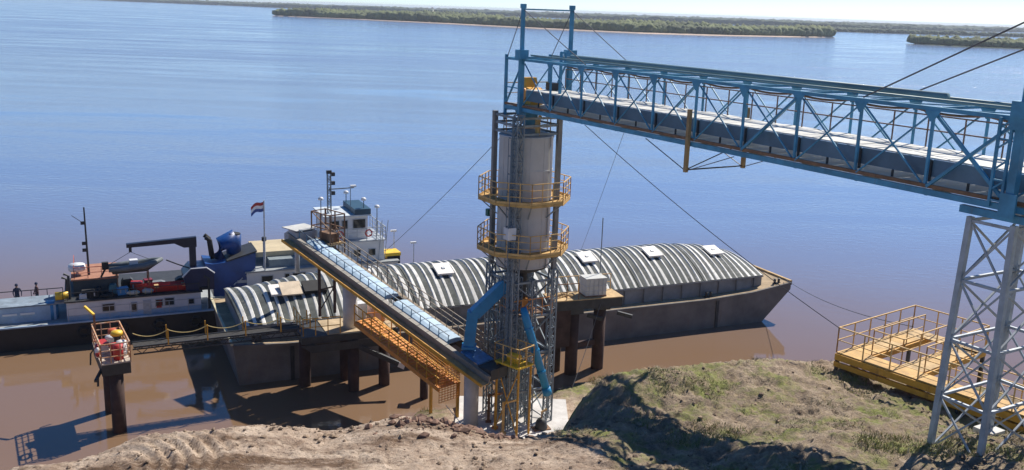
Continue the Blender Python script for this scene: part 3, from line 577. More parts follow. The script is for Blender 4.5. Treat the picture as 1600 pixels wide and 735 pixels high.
# legs: lattice columns at the four corners
LH = 1.27; LT = GZ-0.1; post_m = M('post_grey', (0.20, 0.20, 0.19), 0.6, 0.1, 0.25, 2.0, rust=0.3)
def lattice_col(mb, x, y, z0, z1, w=0.36, c=0.075, step=0.55):
    h = w/2; cs = [(x-h, y-h), (x+h, y-h), (x+h, y+h), (x-h, y+h)]
    for a in cs: mb.bar((*a, z0), (*a, z1), c)
    n = int((z1-z0)/step)
    for k in range(n):
        za, zb = z0+(z1-z0)*k/n, z0+(z1-z0)*(k+1)/n
        for q in range(4):
            a, b = cs[q], cs[(q+1) % 4]
            if (k+q) % 2: a, b = b, a
            mb.bar((*a, za), (*b, zb), 0.035); mb.bar((*a, zb), (*b, zb), 0.035)
    return mb
for sx in (-1, 1):
    for sy in (-1, 1):
        lg = lattice_col(MB(), sx*LH, sy*LH, 0.95, 10.0).build('leg', steel, silo)
        if (sx, sy) == (1, -1): lattice_col(MB(), sx*LH, sy*LH, 10.0, LT, 0.40, 0.05, 0.6).build('upper_post', steel, lg)
        else: MB().bar((sx*LH, sy*LH, 10.0), (sx*LH, sy*LH, LT), 0.24, 0.24).build('upper_post', post_m, lg)
for z in (3.0, 5.2, 7.4, 9.4, 17.55, 18.0, 18.4):
    for a, b in (((-1,-1),(1,-1)), ((1,-1),(1,1)), ((1,1),(-1,1)), ((-1,1),(-1,-1))):
        MB().bar((a[0]*LH, a[1]*LH, z), (b[0]*LH, b[1]*LH, z), 0.10, 0.12).build('girt', steel, silo)
for z0, z1 in ((1.0, 3.0), (3.0, 5.2), (5.2, 7.4), (7.4, 9.4)):
    for a, b in (((-1,-1),(1,-1)), ((1,-1),(1,1)), ((1,1),(-1,1)), ((-1,1),(-1,-1))):
        MB().bar((a[0]*LH, a[1]*LH, z0), (b[0]*LH, b[1]*LH, z1), 0.06).build('cross_brace', steel, silo)
        MB().bar((b[0]*LH, b[1]*LH, z0), (a[0]*LH, a[1]*LH, z1), 0.06).build('cross_brace', steel, silo)
# inner lattice stair tower and pipes below the hopper (what makes the lower tower read dense)
for x, y in ((-0.45, -0.55), (0.45, -0.45), (0.0, 0.5), (-0.7, 0.35), (-1.25, 0.0), (0.0, -1.25), (1.25, 0.0)):
    lattice_col(MB(), x, y, 0.95, 9.5, 0.30, 0.05, 0.5).build('inner_column', steel, silo)
for x, y, r, m in ((0.75, -0.9, 0.05, lsteel), (0.15, -1.05, 0.045, lsteel), (-0.25, -1.1, 0.06, lsteel), (-0.95, -0.9, 0.04, greenp), (0.9, 0.2, 0.05, lsteel)):
    MB().tube([(x, y, 1.0), (x, y, 8.4)], r, 6).build('riser_pipe', m, silo)
MB().box(-0.9, 0.9, -0.9, 0.9, 7.38, 7.44).build('valve_floor', brownr, silo)
MB().railing([(-1.2,-1.4,7.45), (1.4,-1.4,7.45), (1.4,1.2,7.45)], 1.0, 0.7, 0.04).build('valve_railing', orange, silo)
MB().box(-0.45, 0.45, -0.4, 0.4, 7.5, 8.2).build('slide_gate', orange, silo)
# caged ladder up the near corner
ld = MB(); lx, ly = LH+0.05, -LH-0.35
for dx in (-0.22, 0.22): ld.bar((lx+dx*0.7, ly-dx*0.7, 1.0), (lx+dx*0.7, ly-dx*0.7, LT), 0.05)
for k in range(58): ld.bar((lx-0.155, ly+0.155, 1.2+k*0.3), (lx+0.155, ly-0.155, 1.2+k*0.3), 0.028)
for k in range(16):
    z = 3.2+k*0.95; pts = [(lx+0.19*math.cos(t)+0.16, ly+0.19*math.sin(t)-0.16, z) for t in [R(a) for a in range(-180, 91, 45)]]
    for p, q in zip(pts[:-1], pts[1:]): ld.bar(p, q, 0.03)
for a in (-135, -45, 45): ld.bar((lx+0.19*math.cos(R(a))+0.16, ly+0.19*math.sin(R(a))-0.16, 3.2), (lx+0.19*math.cos(R(a))+0.16, ly+0.19*math.sin(R(a))-0.16, 17.4), 0.028)
ld.build('ladder', M('blue_grey_ladder', (0.10, 0.15, 0.20), 0.5, 0.2), silo)
# two ring platforms
plat_y = M('dull_yellow_plate', (0.50, 0.30, 0.09), 0.7, 0, 0.3, 2.0, rust=0.35, rc=(0.25, 0.13, 0.06), streak=False)
def ring_platform(z, rout, name, angs):
    pts_o = [(rout*math.cos(R(a)), rout*math.sin(R(a))) for a in angs]; pts_i = [(1.62*math.cos(R(a)), 1.62*math.sin(R(a))) for a in angs]
    n = len(angs); mb = MB(); closed = True
    vs = [(*p, z) for p in pts_o]+[(*p, z) for p in pts_i]+[(*p, z-0.05) for p in pts_o]+[(*p, z-0.05) for p in pts_i]; fs = []
    for i in range(n):
        j = (i+1) % n; fs += [(i, j, n+j, n+i), (2*n+i, 3*n+i, 3*n+j, 2*n+j), (i, 2*n+i, 2*n+j, j), (n+i, n+j, 3*n+j, 3*n+i)]
    pf = mb.add(vs, fs).build(name, plat_y, silo)
    eb = MB()
    for i in range(n): eb.bar((*pts_o[i], z-0.09), (*pts_o[(i+1) % n], z-0.07), 0.05, 0.13)
    eb.build('edge_beam', plat_y, pf)
    for i in range(n): MB().bar((1.5*math.cos(R(angs[i])), 1.5*math.sin(R(angs[i])), z-0.95), (pts_o[i][0]*0.95, pts_o[i][1]*0.95, z-0.14), 0.06).build('bracket', steel, pf)
    MB().railing([(*p, z) for p in pts_o], 1.12, 0.75, 0.042, (0.35, 0.7), True, 0.12).build('railing', rail_y, pf)
    return pf
ring_platform(13.95, 2.55, 'ring_platform', [22.5+45*k for k in range(8)])
ring_platform(11.15, 2.55, 'ring_platform', [22.5+45*k for k in range(8)])
MB().box(1.15, 1.65, -1.95, -1.45, 12.0, 12.65).build('control_box', white, silo, rot=None)
MB().box(-1.95, -1.7, -1.35, -0.95, 12.6, 13.0).build('junction_box', greenp, silo)
rl = MB().railing([(1.3*math.cos(R(a)), 1.3*math.sin(R(a)), SZ1+0.06) for a in range(0, 360, 45)], 0.95, 0.9, 0.04, (0.5,), True); rl.build('roof_railing', rail_y, silo)
MB().tube([(0.9, 0.1, SZ1+0.2), (0.9, 0.1, SZ1+0.9), (1.15, 0.1, SZ1+1.1)], 0.13, 10).build('roof_vent', rail_y, silo)

# chutes out of the silo
o = thing('blue_chute', 'bright blue square elbow chute dropping from the silo onto the inclined conveyor', 'chute', (-2.2, 51.0, 5.45), 0)
def sq_duct(mb, pts, w):
    for p, q in zip(pts[:-1], pts[1:]): mb.bar(p, q, w, w)
    return mb
sq_duct(MB(), [(1.95, 0.25, 3.7), (0.25, -0.1, 2.0)], 0.62).build('sloping_duct', blue3, o)
sq_duct(MB(), [(0.18, -0.1, 2.15), (0.0, -0.1, 0.15)], 0.62).build('drop_duct', blue3, o)
MB().box(-0.4, 0.4, -0.5, 0.3, 0.0, 0.15).build('outlet_flange', blue3, o)
o = thing('blue_spout', 'long slim blue pipe slanting down from the silo tower towards the grass', 'chute', (2.5, 51.5, 1.2), 0)
MB().tube([(-1.75, -1.6, 7.0), (-1.62, -1.6, 6.5), (-0.33, -1.55, 2.35)], [0.17, 0.22, 0.22], 12).build('pipe', blue3, o, True)
MB().tube([(-0.34, -1.55, 2.4), (-0.22, -1.55, 2.0)], 0.26, 12).build('nozzle', blue3, o, True)
for t in (0.15, 0.45, 0.75):
    p = Vector((-1.62, -1.6, 6.5)).lerp(Vector((-0.33, -1.55, 2.35)), t); q = Vector((-1.62, -1.6, 6.5)).lerp(Vector((-0.33, -1.55, 2.35)), t+0.02)
    MB().tube([p, q], 0.26, 12).build('flange', blue3, o)

# concrete pad and machinery at the tower foot
pad = MB().box(-2.9, 3.6, 48.9, 54.6, 0.3, 0.98).build('concrete_pad', concp); struct(pad)
o = thing('drive_deck', 'small bright yellow machine platform with motor at the foot of the inclined conveyor', 'platform', (0.35, 49.7, 1.0), R(-42))
MB().box(-0.9, 0.9, -0.6, 0.6, 4.05, 4.15).build('deck', byellow, o)
for x in (-0.8, 0.8):
    for y in (-0.5, 0.5): MB().bar((x, y, 0), (x, y, 4.05), 0.09).build('leg', yellow, o)
MB().railing([(-0.9,-0.6,4.15), (0.9,-0.6,4.15), (0.9,0.6,4.15), (-0.9,0.6,4.15)], 1.05, 0.6, 0.045, (0.5,), True).build('railing', rail_y, o)
mo = MB().tube([(-0.35, 0, 4.42), (0.35, 0, 4.42)], 0.24, 14).build('motor', byellow, o)
MB().box(-0.3, 0.3, -0.22, 0.22, 4.16, 4.26).build('motor_base', byellow, mo)
MB().bar((-0.8,-0.5,0.2), (0.8,-0.5,3.9), 0.05).build('brace', yellow, o); MB().bar((0.8,-0.5,0.2), (-0.8,-0.5,3.9), 0.05).build('brace', yellow, o)
for (x, y, h, m, lab) in ((-0.6, 50.2, 2.1, orange, 'orange steel post standing left of the yellow machine platform'), (-0.15, 49.5, 1.9, rail_y, 'dull yellow steel post in front of the silo legs'), (-1.0, 51.0, 1.7, brownr, 'rusty brown post beside the white concrete column')):
    o = thing('pipe_post', lab, 'post', (x, y, 0.98)); MB().bar((0,0,0), (0,0,h), 0.16).build('shaft', m, o); MB().box(-0.17,0.17,-0.17,0.17,0,0.05).build('base_plate', m, o); MB().bar((0,0,h-0.1), (0.7,0.5,h-0.1), 0.09).build('arm', m, o)
o = thing('water_pump', 'small dark pump set on the pale pad under the silo', 'pump', (2.0, 50.3, 0.98), R(20))
MB().lathe([(0.0,0.0),(0.34,0.0),(0.36,0.08),(0.30,0.45),(0.18,0.62),(0.0,0.64)], n=18).build('casing', darkst, o, True); MB().tube([(0,0,0.6),(0,0,1.0),(0.3,0,1.15)], 0.07, 8).build('outlet_pipe', tan, o); MB().box(-0.5,0.5,-0.3,0.3,-0.02,0.06).build('base', brownr, o)

# ------------------------------------------------------------------ inclined conveyor over the barge
CA = math.atan2(0.67, -0.74); 
inc = thing('inclined_conveyor', 'inclined conveyor with pale blue covers rising from the silo over the barge', 'conveyor', (-2.0, 50.62, 0), CA)
SL = 0.252
def cz(s): return 4.35+SL*s
# local: x up along the belt, y to the left; the far (right-hand) side is negative y
s0, s1 = -2.0, 16.4
def sbar(mb, a, ya, za, b, yb, zb, w, h=None): return mb.bar((a, ya, cz(a)+za), (b, yb, cz(b)+zb), w, h)
beam = sbar(MB(), s0, 0.66, 0.53, s1, 0.66, 0.53, 0.10, 0.46).build('side_beam', M('beam_grey', (0.24, 0.22, 0.19), 0.6, 0, 0.25, 1.5, rust=0.25), inc)
sbar(MB(), s0, 0.98, 0.34, s1, 0.98, 0.34, 0.52, 0.07).build('bottom_flange', tan, beam)
sbar(MB(), s0, 1.25, 0.36, s1, 1.25, 0.36, 0.05, 0.18).build('flange_lip', yellow, beam)
sbar(MB(), s0, 0.66, 0.77, s1, 0.66, 0.77, 0.30, 0.06).build('top_flange', MATS['beam_grey'], beam)
beam2 = sbar(MB(), s0, -0.75, 0.42, s1, -0.75, 0.42, 0.10, 0.52).build('side_beam', darkst, inc)
for k in range(16):
    a = s0+0.6+k*1.15
    sbar(MB(), a, 0.5, 0.22, a, -0.7, 0.22, 0.08, 0.1).build('cross_tie', darkst, inc)
cvm = MB(); hp = [(0.48, 0.66), (0.44, 0.84), (0.20, 0.92), (-0.30, 0.92), (-0.66, 0.84), (-0.70, 0.66)]
L_ = 0.74; vs = []
for x in (0.0, L_): vs += [(x, y, z+SL*x) for y, z in hp]
cvm.add(vs, [(i, i+1, i+7, i+6) for i in range(5)]+[tuple(range(6)), tuple(reversed(range(6, 12)))]); cvme = cvm.mesh('belt_cover', covp)
k = 0; a = 1.6
while a < 14.6:
    if k not in (6,): put('belt_cover', cvme, inc, (a, 0, cz(a)))
    a += 0.78; k += 1
stn = MB().bar((0, 0.52, 0.7), (0, 0.52, 1.35), 0.035).mesh('stanchion', blue)
for k in range(19): a = 1.4+k*0.78; put('stanchion', stn, inc, (a, 0, cz(a)))
sbar(MB(), 1.3, 0.52, 1.35, 15.5, 0.52, 1.35, 0.04).build('handrail', steel, inc)
# walkway on the far side
wk = MB().add([(s0+1, -0.85, cz(s0+1)+0.45), (s1-1, -0.85, cz(s1-1)+0.45), (s1-1, -1.4, cz(s1-1)+0.45), (s0+1, -1.4, cz(s0+1)+0.45), (s0+1, -0.85, cz(s0+1)+0.40), (s1-1, -0.85, cz(s1-1)+0.40), (s1-1, -1.4, cz(s1-1)+0.40), (s0+1, -1.4, cz(s0+1)+0.40)], [(0,1,2,3),(7,6,5,4),(0,4,5,1),(1,5,6,2),(2,6,7,3),(3,7,4,0)]).build('walkway', M('walkway_grating', (0.24, 0.19, 0.14), 0.9, 0, 0.4, 6.0), inc)
rw = MB()
for k in range(17): a = s0+1.1+k*0.98; rw.bar((a, -1.38, cz(a)+0.45), (a, -1.38, cz(a)+1.5), 0.045); rw.bar((a, -0.9, cz(a)+0.45), (a, -0.9, cz(a)+1.3), 0.035)
for z in (0.85, 1.18, 1.5): sbar(rw, s0+1.1, -1.38, z, s1-1.1, -1.38, z, 0.04)
rw.build('walkway_railing', M('dull_rail', (0.26, 0.21, 0.16), 0.7, 0, 0.3, 3.0, rust=0.3), wk)
# tail box with blue hood, head box and drive cage
th = MB().add([(-0.9, 0.42, cz(-0.9)+0.75), (0.5, 0.42, cz(0.5)+0.75), (0.5, -0.8, cz(0.5)+0.75), (-0.9, -0.8, cz(-0.9)+0.75), (-0.9, 0.40, cz(-0.9)+0.84), (0.5, 0.40, cz(0.5)+0.84), (0.5, -0.78, cz(0.5)+0.84), (-0.9, -0.78, cz(-0.9)+0.84)], [(0,1,2,3),(4,7,6,5),(0,4,5,1),(1,5,6,2),(2,6,7,3),(3,7,4,0)]).build('tail_hood', M('hood_blue', (0.10, 0.26, 0.50), 0.35, 0, 0.4, 4.0), inc)
MB().box(-2.05, -1.05, -0.8, 0.6, cz(-1.5)+0.35, cz(-1.5)+0.95).build('tail_box', darkst, inc)
MB().prism([(s1-0.9, cz(s1)-0.1), (s1+0.5, cz(s1)+0.0), (s1+0.5, cz(s1)+0.65), (s1-0.1, cz(s1)+1.0), (s1-0.9, cz(s1)+0.9)], -0.85, 0.7).build('head_box', lsteel, inc)
MB().add([(s1-1.0,-0.95,cz(s1)+1.02),(s1+0.6,-0.95,cz(s1)+1.02),(s1+0.6,0.8,cz(s1)+1.02),(s1-1.0,0.8,cz(s1)+1.02),(s1-1.0,-0.95,cz(s1)+1.08),(s1+0.6,-0.95,cz(s1)+1.08),(s1+0.6,0.8,cz(s1)+1.08),(s1-1.0,0.8,cz(s1)+1.08)], [(0,3,2,1),(4,5,6,7),(0,1,5,4),(1,2,6,5),(2,3,7,6),(3,0,4,7)]).build('head_roof', plate, inc)
MB().tube([(s1+0.1, 0.0, cz(s1)+0.1), (s1+0.1, 0.0, 6.4)], 0.16, 10).build('loading_spout', lsteel, inc, True)
cg = MB(); zc = cz(14.6)+0.75
for x in (13.6, 14.6, 15.6):
    for y in (-1.7, -0.55): cg.bar((x, y, zc-0.7), (x, y, zc+1.9), 0.07)
for z in (zc, zc+0.95, zc+1.9):
    for y in (-1.7, -0.55): cg.bar((13.6, y, z), (15.6, y, z), 0.06)
    for x in (13.6, 15.6): cg.bar((x, -1.7, z), (x, -0.55, z), 0.06)
cg.bar((13.6,-1.7,zc), (14.6,-1.7,zc+0.95), 0.05); cg.bar((15.6,-1.7,zc), (14.6,-1.7,zc+0.95), 0.05); cg.bar((13.6,-0.55,zc+0.95), (15.6,-0.55,zc+1.9), 0.05)
cage = cg.build('drive_cage', brownr, inc)
MB().box(13.9, 15.1, -1.5, -0.8, zc+0.02, zc+0.6).build('drive_motor', brownr, cage)
MB().box(13.5, 15.7, -1.75, -0.5, zc-0.06, zc).build('cage_floor', tan, cage)
for y in (0.5, -0.7):
    MB().bar((13.4, y, 4.2), (13.4, y, cz(13.4)+0.2), 0.14).build('trestle_leg', pile_m, inc)
MB().bar((13.4, 0.5, 6.0), (13.4, -0.7, 6.0), 0.08).build('trestle_tie', pile_m, inc)
MB().bar((13.4, 0.5, 4.6), (13.4, -0.7, 6.0), 0.06).build('trestle_tie', pile_m, inc)
# columns
o = thing('concrete_column', 'round pale concrete column on the bank under the low end of the inclined conveyor', 'column', (-2.0, 50.62, 0), 0, 'concrete columns under the inclined conveyor')
MB().lathe([(0,0.3),(0.42,0.3),(0.42,4.15),(0,4.15)], n=24).build('shaft', conc, o, True); MB().box(-0.55,0.55,-0.5,0.5,4.15,4.38).build('cap', darkst, o)
o = thing('concrete_column', 'round grey concrete column on the jetty under the middle of the inclined conveyor', 'column', (-10.05, 57.85, 0), 0, 'concrete columns under the inclined conveyor')
MB().lathe([(0,4.0),(0.46,4.0),(0.46,6.75),(0,6.75)], n=24).build('shaft', conc, o, True); MB().box(-0.42,0.42,-0.35,0.35,6.75,7.05).build('cap', darkst, o)

# ------------------------------------------------------------------ gangway, jetties, dolphin
P0, P1 = Vector((-9.0, 56.9, 4.9)), Vector((-3.25, 50.85, 3.2))
gd = P1-P0; gl = math.hypot(gd.x, gd.y)
gw = thing('gangway', 'orange sloping gangway with yellow mesh sides under the inclined conveyor', 'gangway', P0, math.atan2(gd.y, gd.x))
gs = gd.z/gl; W2 = 0.75
def gq(x, y, z=0): return (x, y, gs*x+z)
MB().add([gq(0,-W2), gq(gl,-W2), gq(gl,W2), gq(0,W2), gq(0,-W2,-0.06), gq(gl,-W2,-0.06), gq(gl,W2,-0.06), gq(0,W2,-0.06)], [(0,1,2,3),(7,6,5,4),(0,4,5,1),(1,5,6,2),(2,6,7,3),(3,7,4,0)]).build('deck', orange, gw)
for y in (-W2, W2):
    MB().bar(gq(0,y,-0.12), gq(gl,y,-0.12), 0.09, 0.26).build('stringer', orange if y < 0 else yellow, gw)
    rr = MB()
    for k in range(int(gl/0.9)+1): rr.bar(gq(k*0.9,y,0), gq(k*0.9,y,1.1), 0.05)
    for z in (1.1, 0.55): rr.bar(gq(0,y,z), gq(gl,y,z), 0.05)
    rr.build('railing', yellow, gw)
ms = MB()
for k in range(34): x = gl-0.1-k*0.13; ms.bar(gq(x,W2,0.02), gq(x,W2,min(1.7, 0.9+0.04*(34-k))), 0.026)
for k in range(9): ms.bar(gq(gl-4.4+0.3*max(0,k-5),W2,0.17*k+0.08), gq(gl,W2,0.17*k+0.08), 0.026)
ms.build('mesh_side', yellow, gw)
for k in range(26): MB().bar(gq(0.15+k*gl/26.5, -W2+0.05, 0.02), gq(0.15+k*gl/26.5, W2-0.05, 0.02), 0.05, 0.03).build('tread_bar', yellow, gw)
for x in (gl-0.15, gl-2.6): MB().bar((x, W2, gs*x-2.4 if x > gl-1 else gs*x-3.6), (x, W2, gs*x-0.1), 0.14).build('gangway_leg', yellow, gw)
# end portal mesh at the low end
ep = MB(); 
for z in np.arange(-0.9, 1.2, 0.15): ep.bar((gl, -W2, gs*gl+z), (gl, W2, gs*gl+z), 0.025)
for y in np.linspace(-W2, W2, 8): ep.bar((gl, y, gs*gl-0.9), (gl, y, gs*gl+1.1), 0.025)
ep.build('end_gate', orange, gw)
o = thing('gangway_pile', 'single rusty pile standing in the water beneath the orange gangway', 'pile', (-5.2, 56.4, 0)); MB().tube([(0,0,-1.2), (0,0,1.9)], 0.26, 14).build('shaft', pile_m, o, True); MB().box(-0.35,0.35,-0.35,0.35,1.9,2.05).build('cap', pile_m, o)
cable((-3.4, 50.3, 2.2), (-1.6, 48.6, 0.9), 'thin pale guy rope beside the concrete column on the bank', 0.02, 0, lsteel, 'guy_rope', 'rope')

BA = R(24.2); BX, BY = -17.06, 57.39
bd = Vector((math.cos(BA), math.sin(BA), 0)); bn = Vector((-bd.y, bd.x, 0))
def bw(d, n, z=0): return Vector((BX, BY, 0))+bd*d+bn*n+Vector((0,0,z))
# mid jetty by the barge
o = thing('mid_jetty', 'dark piled jetty platform carrying the grey column beside the barge', 'jetty', bw(6.5, -2.2), BA)
MB().box(-3.2, 2.9, -1.3, 1.7, 3.55, 4.0).build('deck_slab', darkst, o)
MB().box(-1.6, 2.8, -1.2, 1.6, 4.0, 4.05).build('deck_plate', M('jetty_deck', (0.42, 0.32, 0.20), 0.9, 0, 0.25, 1.0, rust=0.3, rc=(0.15,0.10,0.07), streak=False), o)
for x in (-2.6, 0.1, 2.2): MB().box(x-0.2, x+0.2, -1.35, 1.75, 3.15, 3.55).build('cross_head', darkst, o)
MB().prism([(-3.3, 3.5), (3.0, 3.5), (2.2, 3.0), (-2.6, 3.0)], -1.42, -1.36).build('fascia_beam', darkst, o)
for x, y in ((-2.6, 0.9), (0.1, -0.9), (0.1, 1.2), (2.2, -0.6)): MB().tube([(x,y,-1.5), (x,y,3.15)], 0.36, 16).build('pile', pile_m, o, True)
MB().bar((0.3,-1.3,3.1), (2.9,-2.6,1.9), 0.2, 0.3).build('fender_arm', darkst, o); MB().bar((2.6,-2.45,2.04), (2.95,-2.62,1.88), 0.24, 0.34).build('fender_tip', white, o)
MB().railing([(-3.1,1.6,4.05), (-3.1,-1.2,4.05), (-0.8,-1.2,4.05)], 1.1, 0.9, 0.05).build('railing', yellow, o)
MB().railing([(0.9,-1.2,4.05), (2.8,-1.2,4.05), (2.8,1.6,4.05)], 1.1, 0.9, 0.05).build('railing', orange, o)
MB().box(1.6, 2.5, 0.2, 1.3, 4.05, 5.0).build('locker', M('pink_locker', (0.55,0.34,0.27),0.7), o)
MB().box(0.75, 1.35, 0.7, 1.4, 4.05, 5.2).build('electric_cabinet', white, o)
# catwalk from dolphin to jetty
dolp = Vector((-22.6, 51.55, 0)); cE = bw(3.3, -2.6)
dv = cE-(dolp+Vector((1.0,0.6,0))); cl = math.hypot(dv.x, dv.y)
cw = thing('catwalk', 'narrow dark footbridge with yellow posts from the mooring dolphin to the jetty', 'catwalk', (dolp.x+1.0, dolp.y+0.6, 4.5), math.atan2(dv.y, dv.x))
MB().box(0, cl, -0.34, 0.34, -0.06, -0.02).build('deck', M('dark_grating', (0.03, 0.028, 0.026), 0.9, 0, 0.4, 5.0), cw)
for y in (-0.42, 0.42):
    t = MB(); t.bar((0,y,-0.03), (cl,y,-0.03), 0.06, 0.1); t.bar((0,y,-0.45), (cl,y,-0.45), 0.06, 0.08); n = int(cl/0.45)
    for k in range(n): t.bar((k*cl/n,y,-0.45 if k % 2 else -0.03), ((k+1)*cl/n,y,-0.03 if k % 2 else -0.45), 0.035)
    t.build('side_truss', darkst, cw)
posts = [1.9, 4.1, 6.3, 8.4, 10.2]
for x in posts: MB().bar((x,-0.42,-0.1), (x,-0.42,0.85), 0.075).build('post', yellow, cw); MB().bar((x,0.42,-0.1), (x,0.42,0.85), 0.06).build('post', yellow, cw)
for a, b in zip([0.0]+posts[:-1], posts):
    MB().tube(sag((a,-0.42,0.82), (b,-0.42,0.82), 0.28), 0.025, 5).build('hand_rope', ropey, cw)
# mooring dolphin
o = thing('mooring_dolphin', 'two-pile mooring dolphin standing in the brown water at the left', 'dolphin', dolp, R(-60))
for x, dz in ((-1.55, 0), (1.55, 0)): MB().tube([(x,0,-1.5), (x,0,3.75)], 0.38, 18).build('pile', pile_m, o, True)
MB().box(-1.95, 1.95, -0.75, 0.75, 3.55, 4.2).build('cap_slab', darkst, o)
MB().box(-1.98, 1.98, -0.78, 0.78, 4.2, 4.28).build('deck_plate', M('dolphin_deck', (0.42, 0.36, 0.30), 0.9, 0, 0.3, 2.0), o)
MB().railing([(-1.95,-0.75,4.28), (1.95,-0.75,4.28), (1.95,0.75,4.28), (-1.95,0.75,4.28)], 1.1, 0.55, 0.055, (0.33, 0.66), True).build('railing', M('red_white_rail', (0.52, 0.26, 0.12), 0.6, 0, 0.3, 4.0, rust=0.6, rc=(0.55, 0.46, 0.36), streak=False), o)
for x in (-0.8, 0.6):
    b_ = MB().lathe([(0.0,4.28),(0.22,4.28),(0.18,4.7),(0.30,4.8),(0.30,4.92),(0.0,4.98)], x, 0.1, 14).build('mooring_bollard', redp if x > 0 else white, o, True)
MB().bar((-1.8,-0.6,4.28), (-1.8,-0.6,6.0), 0.12).build('davit_post', brownr, o); MB().bar((-1.8,-0.6,6.0), (-2.5,-1.0,6.35), 0.12).build('davit_arm', byellow, o)
MB().tube([(1.5,-0.74,3.9), (1.8,-0.95,3.6), (1.85,-1.0,3.0)], 0.06, 6).build('fender_chain', darkst, o); MB().tube([(-1.8,-0.74,3.9), (-2.0,-0.9,3.6), (-2.02,-0.95,2.9)], 0.05, 6).build('fender_chain', darkst, o)
MB().bar((1.2,-0.70,3.7), (2.2,-1.15,3.45), 0.14).build('fender_arm', darkst, o)
lb = thing('life_ring', 'red and white life ring hung on the dolphin railing', 'life ring', frame_pt(o, 1.2, -0.87, 4.85), R(-60))
for k in range(8):
    a0, a1 = 2*math.pi*k/8, 2*math.pi*(k+1)/8
    MB().tube([(0.33*math.cos(t), 0, 0.33*math.sin(t)) for t in np.linspace(a0, a1, 5)], 0.085, 8).build('ring_segment', redp if k % 2 else white, lb, True)
wn_ = thing('capstan', 'yellow-topped mooring capstan on the dolphin deck', 'capstan', frame_pt(o, 0.0, 0.35, 4.28), 0)
MB().lathe([(0.0,0),(0.30,0),(0.30,0.12),(0.17,0.3),(0.17,0.75),(0.30,0.9),(0.0,0.95)], n=16).build('drum', darkst, wn_, True); MB().lathe([(0,0.95),(0.36,0.95),(0.30,1.15),(0,1.2)], n=16).build('cap', byellow, wn_, True)
crate = thing('tool_chest', 'pale tool chest beside the capstan on the dolphin deck', 'chest', frame_pt(o, -0.2, -0.45, 4.28), R(-50))
MB().box(-0.4,0.4,-0.25,0.25,0,0.5).build('body', white, crate); MB().box(-0.43,0.43,-0.28,0.28,0.5,0.58).build('lid', redp, crate)
for (x, y, m, lab) in ((1.45, 0.2, redp, 'red drum at the near end of the dolphin deck'), (0.95, 0.45, white, 'white drum behind the red one on the dolphin deck'), (-1.35, 0.3, M('orange_red_drum', (0.5, 0.10, 0.03), 0.5), 'orange-red drum at the far end of the dolphin deck')):
    dr = thing('steel_drum', lab, 'drum', frame_pt(o, x, y, 4.28), random.random()); MB().lathe([(0,0),(0.27,0),(0.27,0.86),(0,0.86)], n=16).build('body', m, dr, True)
    for z in (0.28, 0.58): MB().lathe([(0.268,z-0.02),(0.285,z),(0.268,z+0.02)], n=16).build('hoop', m, dr)
# right jetty
rj = thing('right_jetty', 'dark piled jetty platform right of the silo in front of the barge', 'jetty', (5.0, 61.9, 0), R(20))
MB().box(-2.6, 2.4, -0.9, 0.9, 4.75, 5.4).build('deck_slab', darkst, rj); MB().box(-2.65, 2.45, -0.95, 0.95, 5.4, 5.46).build('deck_plate', tan, rj)
for x, y in ((-0.85, -0.2), (1.35, 0.3), (-1.7, 0.7)): MB().tube([(x,y,-1.5), (x,y,4.4)], 0.42, 16).build('pile', pile_m, rj, True); MB().box(x-0.55,x+0.55,y-0.5,y+0.5,4.35,4.76).build('pile_cap', darkst, rj)
MB().box(-2.5, -1.3, -0.85, 0.85, 2.2, 4.75).build('bulkhead', pile_m, rj)
for x in (-0.1, 2.1): MB().bar((x,-0.8,4.3), (x+0.9,-1.3,4.1), 0.2, 0.24).build('fender_arm', darkst, rj)
MB().bar((-0.85,-0.2,2.0), (1.35,0.3,2.0), 0.3, 0.35).build('tie_beam', pile_m, rj)
MB().railing([(-2.5,0.85,5.46), (2.3,0.85,5.46)], 1.1, 0.8, 0.045).build('railing', rail_y, rj)
MB().railing([(-2.5,-0.85,5.46), (-0.8,-0.85,5.46)], 1.1, 0.8, 0.045).build('railing', brownr, rj)
MB().tube([(1.3,0.5,5.46), (1.3,0.5,10.6)], 0.035, 6).build('antenna_pole', steel, rj)
for k in range(6):
    MB().tube([(-2.2+0.22*k+0.25*math.cos(t), 0.1*k % 0.5-0.2+0.25*math.sin(t), 5.5+0.02*k) for t in np.linspace(0, 6.28, 12)], 0.05, 5).build('rope_coil', tan, rj)
tank_w = M('tank_white', (0.50, 0.50, 0.47), 0.6, 0, 0.15, 1.5, rust=0.3, rc=(0.36, 0.32, 0.26))
o = thing('white_tank', 'white ribbed cube tank standing on the jetty right of the silo', 'tank', frame_pt(rj, 0.55, -0.1, 5.46), R(20)); o.scale = (0.88, 0.88, 0.88)
MB().box(-0.85,0.85,-0.6,0.6,0.12,1.4).build('body', tank_w, o); MB().box(-0.88,0.88,-0.63,0.63,1.4,1.46).build('lid', tank_w, o); MB().box(-0.88,0.88,-0.63,0.63,0,0.12).build('pallet', brownr, o)
for z in (0.45, 0.85): MB().box(-0.875,0.875,-0.625,0.625,z,z+0.05).build('band', lsteel, o)
for x in (-0.55, -0.2, 0.2, 0.55): MB().bar((x,-0.62,0.12), (x,-0.62,1.4), 0.04).build('cage_bar', lsteel, o)

